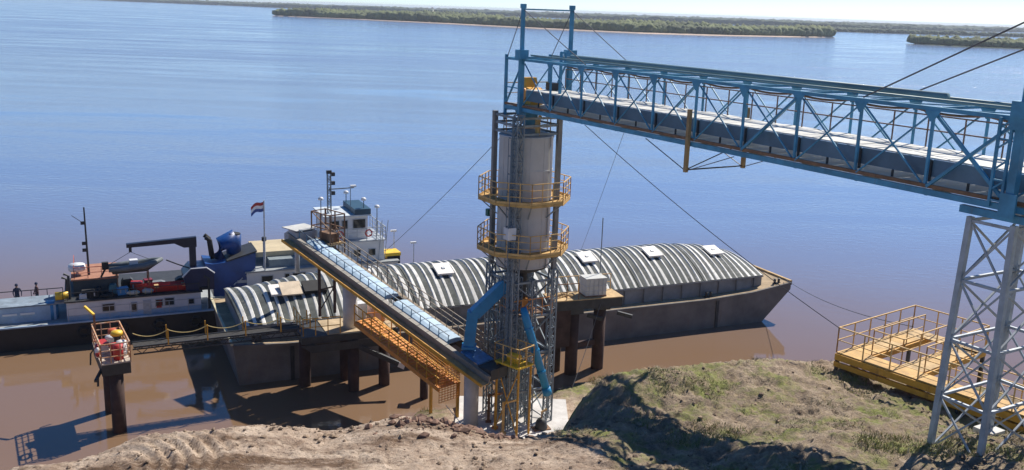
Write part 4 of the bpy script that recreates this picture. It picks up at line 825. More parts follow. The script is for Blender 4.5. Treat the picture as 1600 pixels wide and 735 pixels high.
# ------------------------------------------------------------------ covered barge
bar = thing('cargo_barge', 'long dark hopper barge with white ribbed arched covers lying behind the silo', 'barge', (BX, BY, 0), BA)
BWD = 10.4
top = [(-0.35, 2.78), (3.0, 2.55), (9.0, 2.40), (35.5, 2.40), (40.0, 2.62), (43.75, 3.12)]
def deckz(x): return float(np.interp(x, [p[0] for p in top], [p[1] for p in top]))
hullo = MB(); poly = top[::-1]+[(0.05, -0.7), (40.4, -0.7), (43.72, 2.5)]
hullo.prism(poly, 0.0, BWD); hl = hullo.build('hull', hull_m, bar)
for y in (-0.05, BWD+0.05):
    for p, q in zip(top[:-1], top[1:]): MB().bar((p[0], y, p[1]-0.10), (q[0], y, q[1]-0.10), 0.10, 0.20).build('rubbing_strake', hull_m, hl)
for x in (3.35, 36.6, 20.0): MB().box(x-0.12, x+0.12, -0.09, 0.0, -0.3, deckz(x)-0.22).build('fender_strip', darkst, hl)
MB().bar((-0.40, -0.05, 2.80), (-0.40, BWD, 2.80), 0.16, 0.14).build('stern_gunwale', M('pale_gunwale', (0.50, 0.46, 0.32), 0.7, 0, 0.2, 1.5, rust=0.3), hl)
MB().bar((43.72, 0, 3.14), (43.72, BWD, 3.14), 0.22, 0.22).build('bow_gunwale', tan, hl)
def strip(x0, x1, y0, y1, nm):
    xs = [x0]+[p[0] for p in top if x0 < p[0] < x1]+[x1]; m = MB(); vs = []
    for x in xs: vs += [(x, y0, deckz(x)+0.012), (x, y1, deckz(x)+0.012)]
    m.add(vs, [(2*i, 2*i+2, 2*i+3, 2*i+1) for i in range(len(xs)-1)]); return m.build(nm, deck_m, bar)
strip(-0.30, 0.5, 0.05, BWD-0.05, 'stern_deck'); strip(0.5, 41.3, 0.05, 0.9, 'side_deck'); strip(0.5, 41.3, BWD-0.9, BWD-0.05, 'side_deck'); strip(41.3, 43.6, 0.05, BWD-0.05, 'bow_deck')
CX0, CX1, CY0, CY1, CZ = 0.45, 41.4, 0.85, BWD-0.85, 3.66
cm = MB(); 
cm.box(CX0, CX1, CY0, CY0+0.08, 2.2, CZ); cm2 = MB().box(CX0, CX1, CY1-0.08, CY1, 2.2, CZ); cm3 = MB().box(CX0, CX0+0.08, CY0+0.085, CY1-0.085, 2.2, CZ); cm4 = MB().box(CX1-0.08, CX1, CY0+0.085, CY1-0.085, 2.2, CZ)
for m in (cm, cm2, cm3, cm4): m.build('coaming', coam_m, bar)
stf = MB().prism([(-0.03, 2.42), (0.03, 2.42), (0.03, CZ-0.1), (-0.03, CZ-0.1)], CY0-0.14, CY0-0.005).mesh('coaming_bracket', coam_m)
for k in range(24): put('coaming_bracket', stf, bar, (CX0+0.6+k*1.72, 0, 0))
MB().bar((CX0, CY0-0.1, CZ-0.05), (CX1, CY0-0.1, CZ-0.05), 0.2, 0.09).build('coaming_rail', coam_m, bar)
YC = BWD/2; HW = (CY1-CY0)/2+0.16
def hip(x): return float(np.interp(x, [CX0-0.1, CX0+1.5, CX0+4.2, CX0+7.0, CX1-6.5, CX1-3.0, CX1+0.1], [0.16, 0.50, 0.86, 1.0, 1.0, 0.84, 0.42]))
def arch(t, lift=0.0, f=1.0): return (YC+HW*t*(1+lift*0.02), CZ+0.04+(1.85*f+lift)*(1-abs(t)**1.75)+lift*0.25)
TS = np.linspace(-1, 1, 23)
def shell(x0, x1):
    m = MB(); n = len(TS); xs = np.linspace(x0, x1, 5); vs = []; fs = []
    for x in xs: vs += [(x, *arch(t, 0, hip(x))) for t in TS]
    for r in range(len(xs)-1): fs += [(r*n+i, r*n+i+1, (r+1)*n+i+1, (r+1)*n+i) for i in range(n-1)]
    fs += [tuple(range(n)), tuple(reversed(range((len(xs)-1)*n, len(xs)*n)))]
    return m.add(vs, fs)
RC = {}
def rib_mesh(x, w, h):
    fa, fb = round(hip(x-w/2), 2), round(hip(x+w/2), 2); key = (fa, fb, w)
    if key in RC: return RC[key]
    m = MB(); vs = []; n = len(TS)
    for dx, l in ((-w/2, -0.03), (-w/2+0.07, h), (w/2-0.07, h), (w/2, -0.03)): vs += [(dx, *arch(t, l, fa+(fb-fa)*(dx/w+0.5))) for t in TS]
    fs = []
    for r in range(3): fs += [(r*n+i, r*n+i+1, (r+1)*n+i+1, (r+1)*n+i) for i in range(n-1)]
    fs += [(0, n, 2*n, 3*n), (n-1, 4*n-1, 3*n-1, 2*n-1)]
    RC[key] = m.add(vs, fs).mesh('cover_rib', ribw); return RC[key]
NS = 7; SLn = (CX1-CX0+0.2)/NS; lidme = MB().box(-0.62, 0.62, -0.72, 0.72, -0.04, 0.10).mesh('hatch_lid', lid_m)
def on_arch(t, lift, f=1.0):
    y, z = arch(t, lift, f); y2, z2 = arch(t+0.01, lift, f); return y, z, math.atan2(z2-z, y2-y)
for k in range(NS):
    x0 = CX0-0.1+k*SLn
    cvr = shell(x0+0.03, x0+SLn-0.03).build('hatch_cover', trough, bar)
    for j in range(10):
        xr = x0+SLn*(j+0.5)/10+random.uniform(-0.06, 0.06)
        put('cover_rib', rib_mesh(xr, random.choice((0.20, 0.24, 0.28, 0.32, 0.36)), random.choice((0.05, 0.07))), cvr, (xr, 0, random.uniform(-0.015, 0.01)), (0, 0, R(random.uniform(-0.35, 0.35))))
    f = hip(x0+SLn*0.5); y, z, a = on_arch(-0.30, 0.10, f); l = put('hatch_lid', lidme, cvr, (x0+SLn*0.5, y, z+0.05), (a, 0, 0))
    MB().box(-0.12, 0.12, -0.12, 0.12, 0.10, 0.16).build('lid_handle', lsteel, l)
# loading hatch on the first covers; black box colour stands for shade inside
y, z, a = on_arch(-0.42, 0.12, hip(5.0))
oh = MB().box(-0.75, 0.75, -0.62, 0.62, -0.02, 0.22).build('hatch_shade_box', rubber, bar, loc=(5.55, y, z), rot=(a, 0, 0))
MB().box(-0.7, 0.7, -0.75, 0.75, 0, 0.1).build('folded_lid', lid_t, bar, loc=(4.0, y+0.1, z+0.02), rot=(a, 0, 0))
for x in (1.2, 12.0, 24.0, 36.0, 42.6):
    for y in (0.42, BWD-0.42):
        b_ = MB(); zz = deckz(x)+0.01
        for dx in (-0.2, 0.2): b_.lathe([(0,zz),(0.10,zz),(0.10,zz+0.36),(0.14,zz+0.4),(0,zz+0.42)], x+dx, y, 10)
        b_.bar((x-0.36,y,zz+0.03), (x+0.36,y,zz+0.03), 0.22, 0.06); b_.build('mooring_bitt', darkst, bar)
wb = MB().box(42.0, 42.7, 4.4, 5.6, deckz(42.3)+0.01, deckz(42.3)+0.55).build('bow_winch', pile_m, bar)

# ------------------------------------------------------------------ pusher tug
tug = thing('pusher_tug', 'black-hulled pusher tug with white deckhouses and blue funnel moored at the left', 'tug', (*bw(0, 11.15)[:2], 0), BA)
TB = 7.4
MB().prism([(-23.5, 1.75), (-22.6, -0.5), (13.5, -0.5), (16.6, 1.0), (16.6, 1.9), (12.0, 1.62), (-12.0, 1.62)], 0, TB).build('hull', black, tug)
MB().bar((-23.4, 0.03, 1.68), (12, 0.03, 1.68), 0.14, 0.10).build('sheer_rail', palebl, tug)
MB().box(-23.0, 12.0, 0.12, TB-0.12, 1.625, 1.66).build('main_deck', greyroof, tug)
def house(nm, x0, x1, y0, y1, z0, z1, roofm, wins=(), m=white, over=0.12):
    h = MB().box(x0, x1, y0, y1, z0, z1).build(nm, m, tug)
    MB().box(x0-over, x1+over, y0-over, y1+over, z1, z1+0.10).build('roof', roofm, h)
    for (wx, wz, ww, wh) in wins:
        f = MB().box(wx-ww/2-0.06, wx+ww/2+0.06, y0-0.035, y0-0.001, wz-0.06, wz+wh+0.06).build('window', lsteel, h)
        # the third level ends here: the pane is proud of its frame
        MB().box(wx-ww/2, wx+ww/2, y0-0.05, y0-0.036, wz, wz+wh).build('pane', glassm, h)
    return h
dh = house('deckhouse', -10.0, -1.0, 0.45, 6.6, 1.64, 3.02, darkst, [(-7.3, 2.2, 0.75, 0.5), (-5.6, 2.0, 0.30, 0.62), (-3.9, 2.25, 0.45, 0.45), (-3.2, 2.25, 0.6, 0.5), (-1.7, 2.2, 0.35, 0.35)])
MB().box(-10.0, -1.0, 0.42, 0.448, 1.66, 2.05).build('wainscot', palebl, dh)
MB().box(-5.0, -4.45, 0.41, 0.448, 1.70, 2.75).build('door', lsteel, dh); MB().box(-4.1, -3.75, 0.40, 0.448, 2.1, 2.7).build('door', redp, dh)
MB().railing([(-9.9, 0.1, 1.66), (-0.6, 0.1, 1.66)], 1.0, 1.3, 0.035).build('deck_railing', lsteel, tug)
h2 = house('upper_house', 2.4, 14.2, 0.9, 6.8, 1.64, 4.05, greyroof, [(3.9, 3.15, 0.8, 0.55), (5.4, 3.4, 0.3, 0.35), (6.3, 3.15, 0.95, 0.6), (8.2, 3.15, 0.8, 0.55)])
MB().box(4.2, 8.3, 1.6, 6.0, 4.16, 4.75).build('deck_casing', M('mid_grey_paint', (0.20, 0.24, 0.26), 0.6), h2)
MB().box(3.4, 7.8, 2.6, 6.4, 4.76, 5.15).build('awning', tanroof, h2)
h3 = house('bridge_base', 8.0, 13.2, 1.4, 5.8, 4.16, 5.75, lsteel, [(11.0, 4.6, 0.5, 0.5), (12.2, 4.6, 0.5, 0.5)])
MB().railing([(7.9, 1.3, 5.86), (13.3, 1.3, 5.86), (13.3, 5.9, 5.86)], 1.0, 0.8, 0.045, (0.33, 0.66)).build('bridge_railing', lsteel, h3)
for x in (9.6, 11.9): MB().tube([(x+0.26*math.cos(t), 1.24, 6.45+0.26*math.sin(t)) for t in np.linspace(0, 6.28, 13)], 0.06, 6).build('life_buoy', redp, h3)
wh = house('wheelhouse', 8.7, 12.0, 1.9, 5.2, 5.86, 7.75, M('pale_roof', (0.50, 0.56, 0.60), 0.6), [(9.35, 6.75, 0.65, 0.65), (10.15, 6.75, 0.4, 0.65), (11.3, 6.7, 0.95, 0.75)], over=0.25)
for y in (2.5, 3.5, 4.5): MB().box(12.0, 12.03, y-0.4, y+0.4, 6.7, 7.45).build('side_pane', glassm, wh)
MB().box(10.9, 12.2, 1.7, 5.4, 7.86, 8.3).build('roof_housing', M('dark_teal', (0.015, 0.06, 0.10), 0.5), wh)
mst = MB(); lattice_col(mst, 9.2, 3.0, 7.86, 11.0, 0.26, 0.05, 0.4)
mst.bar((9.2, 3.0, 9.75), (11.2, 3.0, 9.8), 0.08); mst.bar((10.9, 3.0, 9.8), (10.9, 3.0, 7.9), 0.05)
ms_ = mst.build('signal_mast', steel, tug)
for z in (9.3, 10.1, 10.8): MB().box(9.35, 9.65, 2.85, 3.15, z, z+0.28).build('navigation_light', darkst, ms_)
MB().box(10.9, 11.35, 2.85, 3.15, 9.86, 10.0).build('radar_scanner', white, ms_); MB().box(9.0, 9.4, 2.9, 3.1, 11.0, 11.25).build('mast_light', darkst, ms_)
for x, y, z1 in ((8.35, 2.2, 9.1), (11.75, 2.2, 8.9), (12.9, 2.4, 8.2), (7.9, 1.7, 8.2), (11.0, 4.8, 9.0)):
    o = MB().bar((x, y, 5.9 if x > 12.5 or x < 8.2 else 7.86), (x, y, z1), 0.06).build('antenna', steel, tug); MB().lathe([(0,z1),(0.2,z1),(0.22,z1+0.12),(0.12,z1+0.22),(0,z1+0.24)], x, y, 10).build('antenna_dome', white, o, True)
# funnel block
fn = MB().prism([(-0.05, 2.4), (3.0, 2.4), (3.1, 5.55), (1.1, 5.0), (0.0, 4.9), (-0.55, 5.0), (-0.55, 4.3), (-0.05, 4.1)], 1.0, 3.6).build('funnel_casing', cobalt, tug)
MB().add([(1.0,0.9,5.03),(3.2,0.9,5.63),(3.2,3.7,5.63),(1.0,3.7,5.03),(1.0,0.9,5.11),(3.2,0.9,5.73),(3.2,3.7,5.73),(1.0,3.7,5.11)], [(0,3,2,1),(4,5,6,7),(0,1,5,4),(1,2,6,5),(2,3,7,6),(3,0,4,7)]).build('casing_roof', darkst, fn)
MB().tube([(0.5, 2.4, 5.0), (0.9, 2.4, 6.1), (1.9, 2.4, 6.55)], 0.62, 16).build('air_duct', cobalt, fn, True); MB().tube([(1.7,2.4,5.3), (1.75,2.4,6.75)], 0.55, 16).build('exhaust_stack', cobalt, fn, True); MB().tube([(1.75,2.4,6.75), (1.76,2.4,6.85)], 0.5, 16).build('exhaust_rim', rubber, fn)
for y in (1.9, 2.7): MB().tube([(0.1,y,5.1), (-0.05,y,6.5), (-0.35,y,6.75)], 0.17, 10).build('exhaust_pipe', rubber, fn, True)
MB().box(1.7, 2.7, 0.96, 0.998, 3.3, 3.5).build('name_board', lsteel, fn)
MB().tube([(3.9, 1.9, 4.1), (3.9, 1.9, 6.3)], 0.10, 8).build('vent_pipe', lsteel, tug); MB().lathe([(0,6.2),(0.18,6.2),(0.18,6.5),(0,6.55)], 3.9, 1.9, 10).build('vent_cowl', darkst, tug)
MB().prism([(-2.0, 3.1), (0.0, 3.1), (0.0, 4.3), (-0.5, 4.75), (-1.6, 4.75), (-2.1, 4.2)], 0.6, 3.0).build('winch_hood', M('navy_paint', (0.012, 0.02, 0.07), 0.4), tug)
MB().tube([(-2.2, 0.7, 4.15), (-1.6, 0.68, 4.72), (-0.5, 0.68, 4.75), (0.05, 0.7, 4.3)], 0.07, 6).build('hood_trim', white, tug)
for x, z0_, z1_ in ((8.5,5.86,8.6),(9.0,5.86,8.3),(8.2,4.2,7.2),(12.6,5.86,7.6),(13.1,4.2,7.0)): MB().bar((x,1.5,z0_), (x,1.5,z1_), 0.05).build('stanchion', brownr if x < 9.1 else lsteel, tug)
for z in (6.6, 7.3, 8.0): MB().bar((8.2,1.5,z), (9.0,1.5,z), 0.04).build('ladder_rung', brownr, tug)
for x in (12.7, 13.2): MB().bar((x,1.3,4.16), (x+0.3,1.3,7.4), 0.045).build('stay', lsteel, tug)
for k in range(5): MB().tube([(1.0+0.45*k, 0.97, 2.9+0.3*k), (1.2+0.45*k, 0.93, 3.1+0.3*k)], 0.05, 6).build('grab_bar', lsteel, fn)
for k, x in enumerate(np.linspace(-9.0, 11.0, 9)): MB().tube([(x+0.34*math.cos(t), -0.12, 0.95+0.34*math.sin(t)) for t in np.linspace(0, 6.283, 15)], 0.12, 7, False).build('tyre_fender', rubber, tug, True)
# crane
crn = MB().bar((-1.35, 1.6, 3.1), (-1.35, 1.6, 6.35), 0.42, 0.46).build('crane_post', M('crane_navy', (0.012, 0.016, 0.035), 0.45), tug)
MB().prism([(-1.95, 6.2), (-1.05, 6.2), (-1.05, 6.95), (-5.85, 6.72), (-5.85, 6.45), (-2.6, 6.55)], 1.4, 1.8).build('crane_boom', MATS['crane_navy'], crn)
MB().bar((-5.6, 1.6, 6.5), (-5.6, 1.6, 6.1), 0.12, 0.2).build('crane_hook', darkst, crn)
for q in ((-7.0, 1.6, 5.3), (-4.3, 1.6, 5.45)): MB().bar((-5.6, 1.6, 6.1), q, 0.03).build('sling', cable_m, crn)
# left mast, radome and stern
mm = MB().tube([(-8.42, 3.0, 3.1), (-8.46, 3.0, 9.25)], [0.09, 0.05], 8).build('stern_mast', darkst, tug)
for z in (6.0, 6.5, 8.0): MB().box(-8.75, -8.45, 2.9, 3.1, z, z+0.22).build('mast_lamp', darkst, mm)
MB().bar((-9.3, 3.0, 8.7), (-8.45, 3.0, 8.0), 0.035).build('gaff', darkst, mm)
mh = house('mess_house', -9.5, -6.6, 2.0, 6.0, 3.13, 4.15, M('rust_roof', (0.34, 0.16, 0.10), 0.8), [], M('dark_green_grey', (0.05, 0.07, 0.08), 0.6))
MB().lathe([(0,4.6),(0.55,4.6),(0.6,4.75),(0.55,5.05),(0,5.12)], -9.2, 3.2, 16).build('radar_dome', white, tug, True); MB().bar((-9.2,3.2,4.2), (-9.2,3.2,4.6), 0.18).build('dome_stand', lsteel, tug)
sh = house('stern_casing', -14.3, -10.7, 1.2, 3.4, 1.66, 2.75, M('stern_roof', (0.20, 0.25, 0.30), 0.7, 0, 0.3, 1.5, rust=0.3), [], palebl, 0.05)
for x in (-13.6, -12.5): MB().box(x-0.45, x+0.45, 1.14, 1.198, 2.2, 2.35).build('vent_louvre', white, sh)
MB().tube([(-10.95, 1.6, 1.66), (-10.95, 1.6, 2.9)], 0.42, 16).build('blue_tank', M('mid_blue_paint', (0.04, 0.22, 0.45), 0.5), tug, True)
MB().railing([(-23.0, 5.6, 1.66), (-10.3, 5.6, 1.66)], 1.05, 1.1, 0.05).build('stern_railing', darkst, tug)
house('stern_cabin', -19.5, -15.6, 1.3, 5.0, 1.66, 2.9, white, [(-16.3, 2.0, 0.8, 0.5)], M('cabin_dark', (0.05, 0.06, 0.08), 0.5))
MB().box(-15.5, -14.9, 0.5, 1.1, 1.66, 2.3).build('deck_winch', byellow, tug)
# bow: push knee and light poles
kn = MB().prism([(12.9, 1.65), (14.6, 1.65), (14.6, 4.35), (13.3, 4.35)], 1.6, 2.9).build('push_knee', rubber, tug); MB().box(13.2, 14.65, 1.55, 2.95, 4.35, 4.6).build('knee_cap', byellow, kn); MB().box(13.25, 13.5, 1.55, 2.95, 3.4, 4.35).build('knee_edge', yellow, kn)
for x, y, z1 in ((14.5, 3.0, 6.0), (16.2, 3.0, 4.9)):
    p = MB().bar((x, y, 1.7), (x, y, z1), 0.05).build('light_pole', lsteel, tug); MB().box(x-0.28, x+0.2, y-0.1, y+0.1, z1, z1+0.14).build('lamp_head', white, p)
# flagstaff with a limp three-band flag
fp = MB().tube([(3.75, 0.9, 4.1), (3.8, 0.9, 9.55)], 0.055, 8).build('flagstaff', lsteel, tug)
fl_m = [M('flag_red', (0.45, 0.06, 0.05), 0.8), M('flag_white', (0.78, 0.78, 0.78), 0.8), M('flag_blue', (0.06, 0.10, 0.32), 0.8)]
for k in range(3):
    m = MB(); vs = []; n = 9
    for j in range(2):
        for i in range(n):
            u = i/(n-1); vs.append((3.78-u*0.95, 0.9-0.10*math.sin(u*7+k*0.3)*u, 9.45-0.24*(k+j)-0.32*u*u-0.05*math.sin(u*8)))
    m.add(vs, [(i, i+1, n+i+1, n+i) for i in range(n-1)]); m.build('flag_band', fl_m[k], fp, True)
tp = lambda x, y, z: frame_pt(tug, x, y, z)
# loose gear on the tug
rb = thing('inflatable_boat', 'grey inflatable work boat slung under the black crane on the tug', 'boat', tp(-5.4, 1.7, 4.75), BA+R(3))
tb = MB(); pts = [(-1.75, 0.55, 0.25), (-0.8, 0.62, 0.28), (0.6, 0.60, 0.36), (1.35, 0.40, 0.48), (1.85, 0.0, 0.60), (1.35, -0.40, 0.48), (0.6, -0.60, 0.36), (-0.8, -0.62, 0.28), (-1.75, -0.55, 0.25)]
tb.tube(pts, [0.16, 0.22, 0.22, 0.2, 0.17, 0.2, 0.22, 0.22, 0.16], 10).build('tubes', greyb, rb, True)
MB().prism([(-1.65, 0.25), (-1.5, -0.12), (0.8, -0.10), (1.6, 0.42), (0.6, 0.22)], -0.45, 0.45).build('hull', darkst, rb)
MB().box(-0.3, 0.25, -0.28, 0.28, 0.22, 0.75).build('console', white, rb); ob = MB().box(-2.15, -1.72, -0.16, 0.16, 0.2, 0.72).build('outboard_motor', rubber, rb); MB().bar((-1.95,0,0.2), (-2.25,0,-0.35), 0.12).build('drive_leg', rubber, ob)
for x in (-1.2, 0.9):
    cr = MB(); cr.bar((x,-0.47,-1.0), (x,0.47,-1.0), 0.08); cr.bar((x,-0.45,-1.55), (x,-0.4,-0.05), 0.07); cr.bar((x,0.45,-1.55), (x,0.4,-0.05), 0.07)
    cr.build('cradle', brownr, rb)
cn = thing('red_skiff', 'long low red skiff lying on the tug deckhouse roof', 'boat', tp(-3.0, 1.05, 3.14), BA); cn.scale = (1.25, 1.0, 1.15)
vs = []; secs = [(-1.9,0.05,0.30),(-1.3,0.38,0.24),(0,0.5,0.20),(1.3,0.38,0.24),(1.9,0.05,0.32)]
for x, w, z in secs: vs += [(x,-w,z+0.28),(x,-w*0.55,0.03),(x,w*0.55,0.03),(x,w,z+0.28)]
MB().add(vs, [(i*4+j, i*4+j+1, i*4+j+5, i*4+j+4) for i in range(4) for j in range(3)]+[(0,1,2,3),(19,18,17,16)]).build('shell', redp, cn)
for x in (-0.8, 0.7): MB().box(x-0.12,x+0.12,-0.40,0.40,0.34,0.40).build('thwart', tan, cn)
gm = [('storage_crate','blue plastic crate on the tug roof below the slung boat','crate',(-6.3,1.2),(0.7,0.5,0.5),M('crate_blue',(0.08,0.30,0.55),0.5)),('storage_crate','dark red crate on the tug roof below the slung boat','crate',(-5.3,1.9),(0.75,0.55,0.65),redp),('canvas_bundle','pale canvas bundle at the edge of the tug roof under the boat','bundle',(-5.6,0.75),(0.9,0.4,0.35),M('canvas',(0.55,0.52,0.46),0.9)),
      ('canvas_bundle','grey canvas bundle left of the red skiff on the tug roof','bundle',(-4.6,0.8),(0.8,0.45,0.45),lsteel),('storage_crate','maroon crate right of the dark red crate on the tug roof','crate',(-4.5,2.0),(0.5,0.5,0.75),M('maroon_paint',(0.2,0.02,0.03),0.5)),('storage_crate','black chest near the left end of the tug roof','crate',(-8.4,1.1),(1.1,0.6,0.5),rubber)]
for nm, lab, cat, (x, y), (a, b, c), m in gm:
    o = thing(nm, lab, cat, tp(x, y, 3.125), BA+R(random.uniform(-12, 12)))
    if nm == 'canvas_bundle':
        bm_ = MB(); vs = []; K = 8
        for i in range(5):
            u = i/4; rr_ = [0.45, 0.95, 1.0, 0.9, 0.4][i]
            for j in range(K): t = 2*math.pi*j/K; vs.append((a*(u-0.5), b*0.5*rr_*math.cos(t)*random.uniform(0.85,1.15), max(0.0, c*0.5+c*0.5*rr_*math.sin(t)*random.uniform(0.85,1.15))))
        bm_.add(vs, [(i*K+j, i*K+(j+1)%K, (i+1)*K+(j+1)%K, (i+1)*K+j) for i in range(4) for j in range(K)]+[tuple(range(K)), tuple(reversed(range(4*K,5*K)))]).build('wrap', m, o, True)
        for u in (-0.25, 0.25): MB().tube([(a*u, b*0.52*math.cos(t), max(0.0, c*0.5+c*0.52*math.sin(t))) for t in np.linspace(0, 6.28, 11)], 0.02, 4).build('lashing', ropey, o)
    else:
        MB().box(-a/2,a/2,-b/2,b/2,0,c*0.85).build('body', m, o); MB().box(-a/2-0.03,a/2+0.03,-b/2-0.03,b/2+0.03,c*0.85,c).build('lid', m, o)
        for x_ in (-a/4, a/4): MB().box(x_-0.04,x_+0.04,-b/2-0.05,-b/2-0.031,c*0.3,c*0.8).build('latch', lsteel, o)
for i, (x, lab) in enumerate(((-7.35, 'black tyre lying left of the blue crate on the tug roof'), (-0.75, 'black tyre lying right of the red skiff on the tug roof'))):
    o = MB().tube([(0.36*math.cos(t), 0.36*math.sin(t), 0.13) for t in np.linspace(0, 2*math.pi, 19)], 0.13, 8, False).build('tyre', rubber, None, True, tp(x, 0.95, 3.125)); tag(o, lab, 'tyre')
MB().railing([(-9.9, 0.5, 3.13), (-1.1, 0.5, 3.13)], 0.55, 1.5, 0.035, ()).build('roof_railing', darkst, dh)
MB().railing([(-9.4, 5.9, 4.26), (-9.4, 2.1, 4.26), (-6.7, 2.1, 4.26)], 0.8, 0.8, 0.04).build('mess_railing', M('red_rail', (0.40, 0.10, 0.07), 0.6), mh)
for x, y, z, h in ((-9.75, 1.0, 3.13, 1.7), (-9.9, 1.6, 3.13, 1.3), (-0.4, 0.6, 3.1, 0.9)): MB().tube([(x,y,1.66), (x,y,z+h), (x-0.3,y,z+h+0.15)], 0.09, 8).build('vent_pipe', darkst, tug)
for k, x in enumerate((-22.4, -20.8, -15.2, -14.7)): MB().box(x-0.25, x+0.25, 0.4, 1.0, 1.66, 2.1+0.2*(k % 2)).build('deck_bollard', white if k % 2 else byellow, tug)
MB().tube(sag((-3.2,1.7,5.3), (-0.9,1.2,4.4), 0.05), 0.05, 6).build('boat_painter', darkst, tug)
for k, (x, y, w_, d_, h_, m) in enumerate(((-8.9,0.9,0.5,0.4,0.35,white),(-7.9,1.4,0.5,0.5,0.6,darkst),(-6.9,1.6,0.6,0.5,0.7,M('teal_box',(0.05,0.20,0.24),0.5)),(-5.9,2.6,0.9,0.6,0.8,darkst),(-3.9,2.2,1.3,0.5,0.5,M('tarp_grey',(0.16,0.18,0.20),0.9)),(-1.9,2.6,1.4,0.7,0.6,darkst),(-1.3,0.9,0.5,0.3,0.3,white))):
    MB().prism([(x-w_/2,3.125),(x+w_/2,3.125),(x+w_/2*0.92,3.125+h_*0.8),(x+w_/2*0.5,3.125+h_),(x-w_/2*0.6,3.125+h_*0.95),(x-w_/2*0.95,3.125+h_*0.7)], y-d_/2, y+d_/2).build('roof_locker', m, dh)
yb = thing('life_raft_canister', 'bright yellow life raft canister above the blue tank at the tug stern', 'canister', tp(-10.2, 1.5, 2.95), BA)
MB().tube([(-0.5,0,0.32), (0.5,0,0.32)], 0.3, 14).build('shell', byellow, yb, True); MB().box(-0.4,0.4,-0.25,0.25,0,0.08).build('cradle', steel, yb); MB().tube([(-0.02,0,0.32), (0.02,0,0.32)], 0.315, 14).build('strap', rubber, yb)
MB().box(-10.75, -9.8, 1.1, 1.9, 2.8, 2.95).build('raft_shelf', steel, tug)

# two people on the tug's stern deck
def person(label, loc, rz, shirt, arm):
    o = thing('person', label, 'person', loc, rz)
    J = {'pel':(0,0,0.93),'spi':(0,0,1.15),'che':(0,0,1.38),'nec':(0,0,1.50),'hed':(0,0.02,1.60),'top':(0,0.02,1.72),
         'hl':(0.10,0,0.88),'kl':(0.11,0.03,0.48),'al':(0.11,0,0.08),'tl':(0.12,0.15,0.04),'hr':(-0.10,0,0.88),'kr':(-0.11,0.03,0.48),'ar':(-0.11,0,0.08),'tr':(-0.12,0.15,0.04),
         'sl':(0.19,0,1.42),'el':(0.27,0.03,1.15),'wl':(0.25,0.15,0.93),'fl':(0.245,0.19,0.86),'sr':(-0.19,0,1.42),'er':(-0.30,0.05,1.18),'wr':(-0.32,0.25,1.05) if arm else (-0.26,0.12,0.93),'fr':(-0.32,0.33,1.03) if arm else (-0.26,0.16,0.86)}
    rad = {'pel':.15,'spi':.14,'che':.165,'nec':.06,'hed':.095,'top':.075,'hl':.095,'kl':.065,'al':.045,'tl':.04,'hr':.095,'kr':.065,'ar':.045,'tr':.04,'sl':.07,'el':.05,'wl':.036,'fl':.035,'sr':.07,'er':.05,'wr':.036,'fr':.035}
    E_ = ['pel-spi','spi-che','che-nec','nec-hed','hed-top','pel-hl','hl-kl','kl-al','al-tl','pel-hr','hr-kr','kr-ar','ar-tr','che-sl','sl-el','el-wl','wl-fl','che-sr','sr-er','er-wr','wr-fr']
    ks = list(J); me = bpy.data.meshes.new('body'); me.from_pydata([J[k] for k in ks], [tuple(ks.index(q) for q in e.split('-')) for e in E_], [])
    b = put('body', me, o); md = b.modifiers.new('skin', 'SKIN'); sv = me.skin_vertices[0].data
    for i, k in enumerate(ks): sv[i].radius = (rad[k], rad[k]*0.85); sv[i].use_root = (k == 'pel')
    b.modifiers.new('sub', 'SUBSURF').levels = 1; b.modifiers['sub'].render_levels = 2
    m = bpy.data.materials.new('clothed_body'); m.use_nodes = True; nt = m.node_tree; tc = nt.nodes.new('ShaderNodeTexCoord'); sp = nt.nodes.new('ShaderNodeSeparateXYZ'); r = nt.nodes.new('ShaderNodeValToRGB'); mr = nt.nodes.new('ShaderNodeMath'); mr.operation = 'DIVIDE'; mr.inputs[1].default_value = 1.8
    nt.links.new(tc.outputs['Object'], sp.inputs[0]); nt.links.new(sp.outputs['Z'], mr.inputs[0]); nt.links.new(mr.outputs[0], r.inputs[0]); cr_ = r.color_ramp; cr_.interpolation = 'CONSTANT'
    cr_.elements[0].color = (0.02,0.02,0.02,1); cr_.elements[1].position = 0.07; cr_.elements[1].color = (0.03,0.035,0.06,1)
    e = cr_.elements.new(0.53); e.color = (*shirt, 1); e = cr_.elements.new(0.835); e.color = (0.33,0.18,0.12,1)
    nt.links.new(r.outputs[0], nt.nodes['Principled BSDF'].inputs['Base Color']); nt.nodes['Principled BSDF'].inputs['Roughness'].default_value = 0.85; me.materials.append(m)
    MB().lathe([(0.105,1.66),(0.112,1.69),(0.10,1.76),(0.06,1.81),(0.0,1.825)], 0, 0.01, 14).build('cap', navy, o, True)
person('person in dark navy clothes standing upright on the tug stern', tp(-13.3, 4.9, 1.665), BA+R(200), (0.025, 0.03, 0.06), False)
person('person in dark maroon top leaning an arm out on the tug stern', tp(-12.0, 4.9, 1.665), BA+R(110), (0.07, 0.03, 0.035), True)

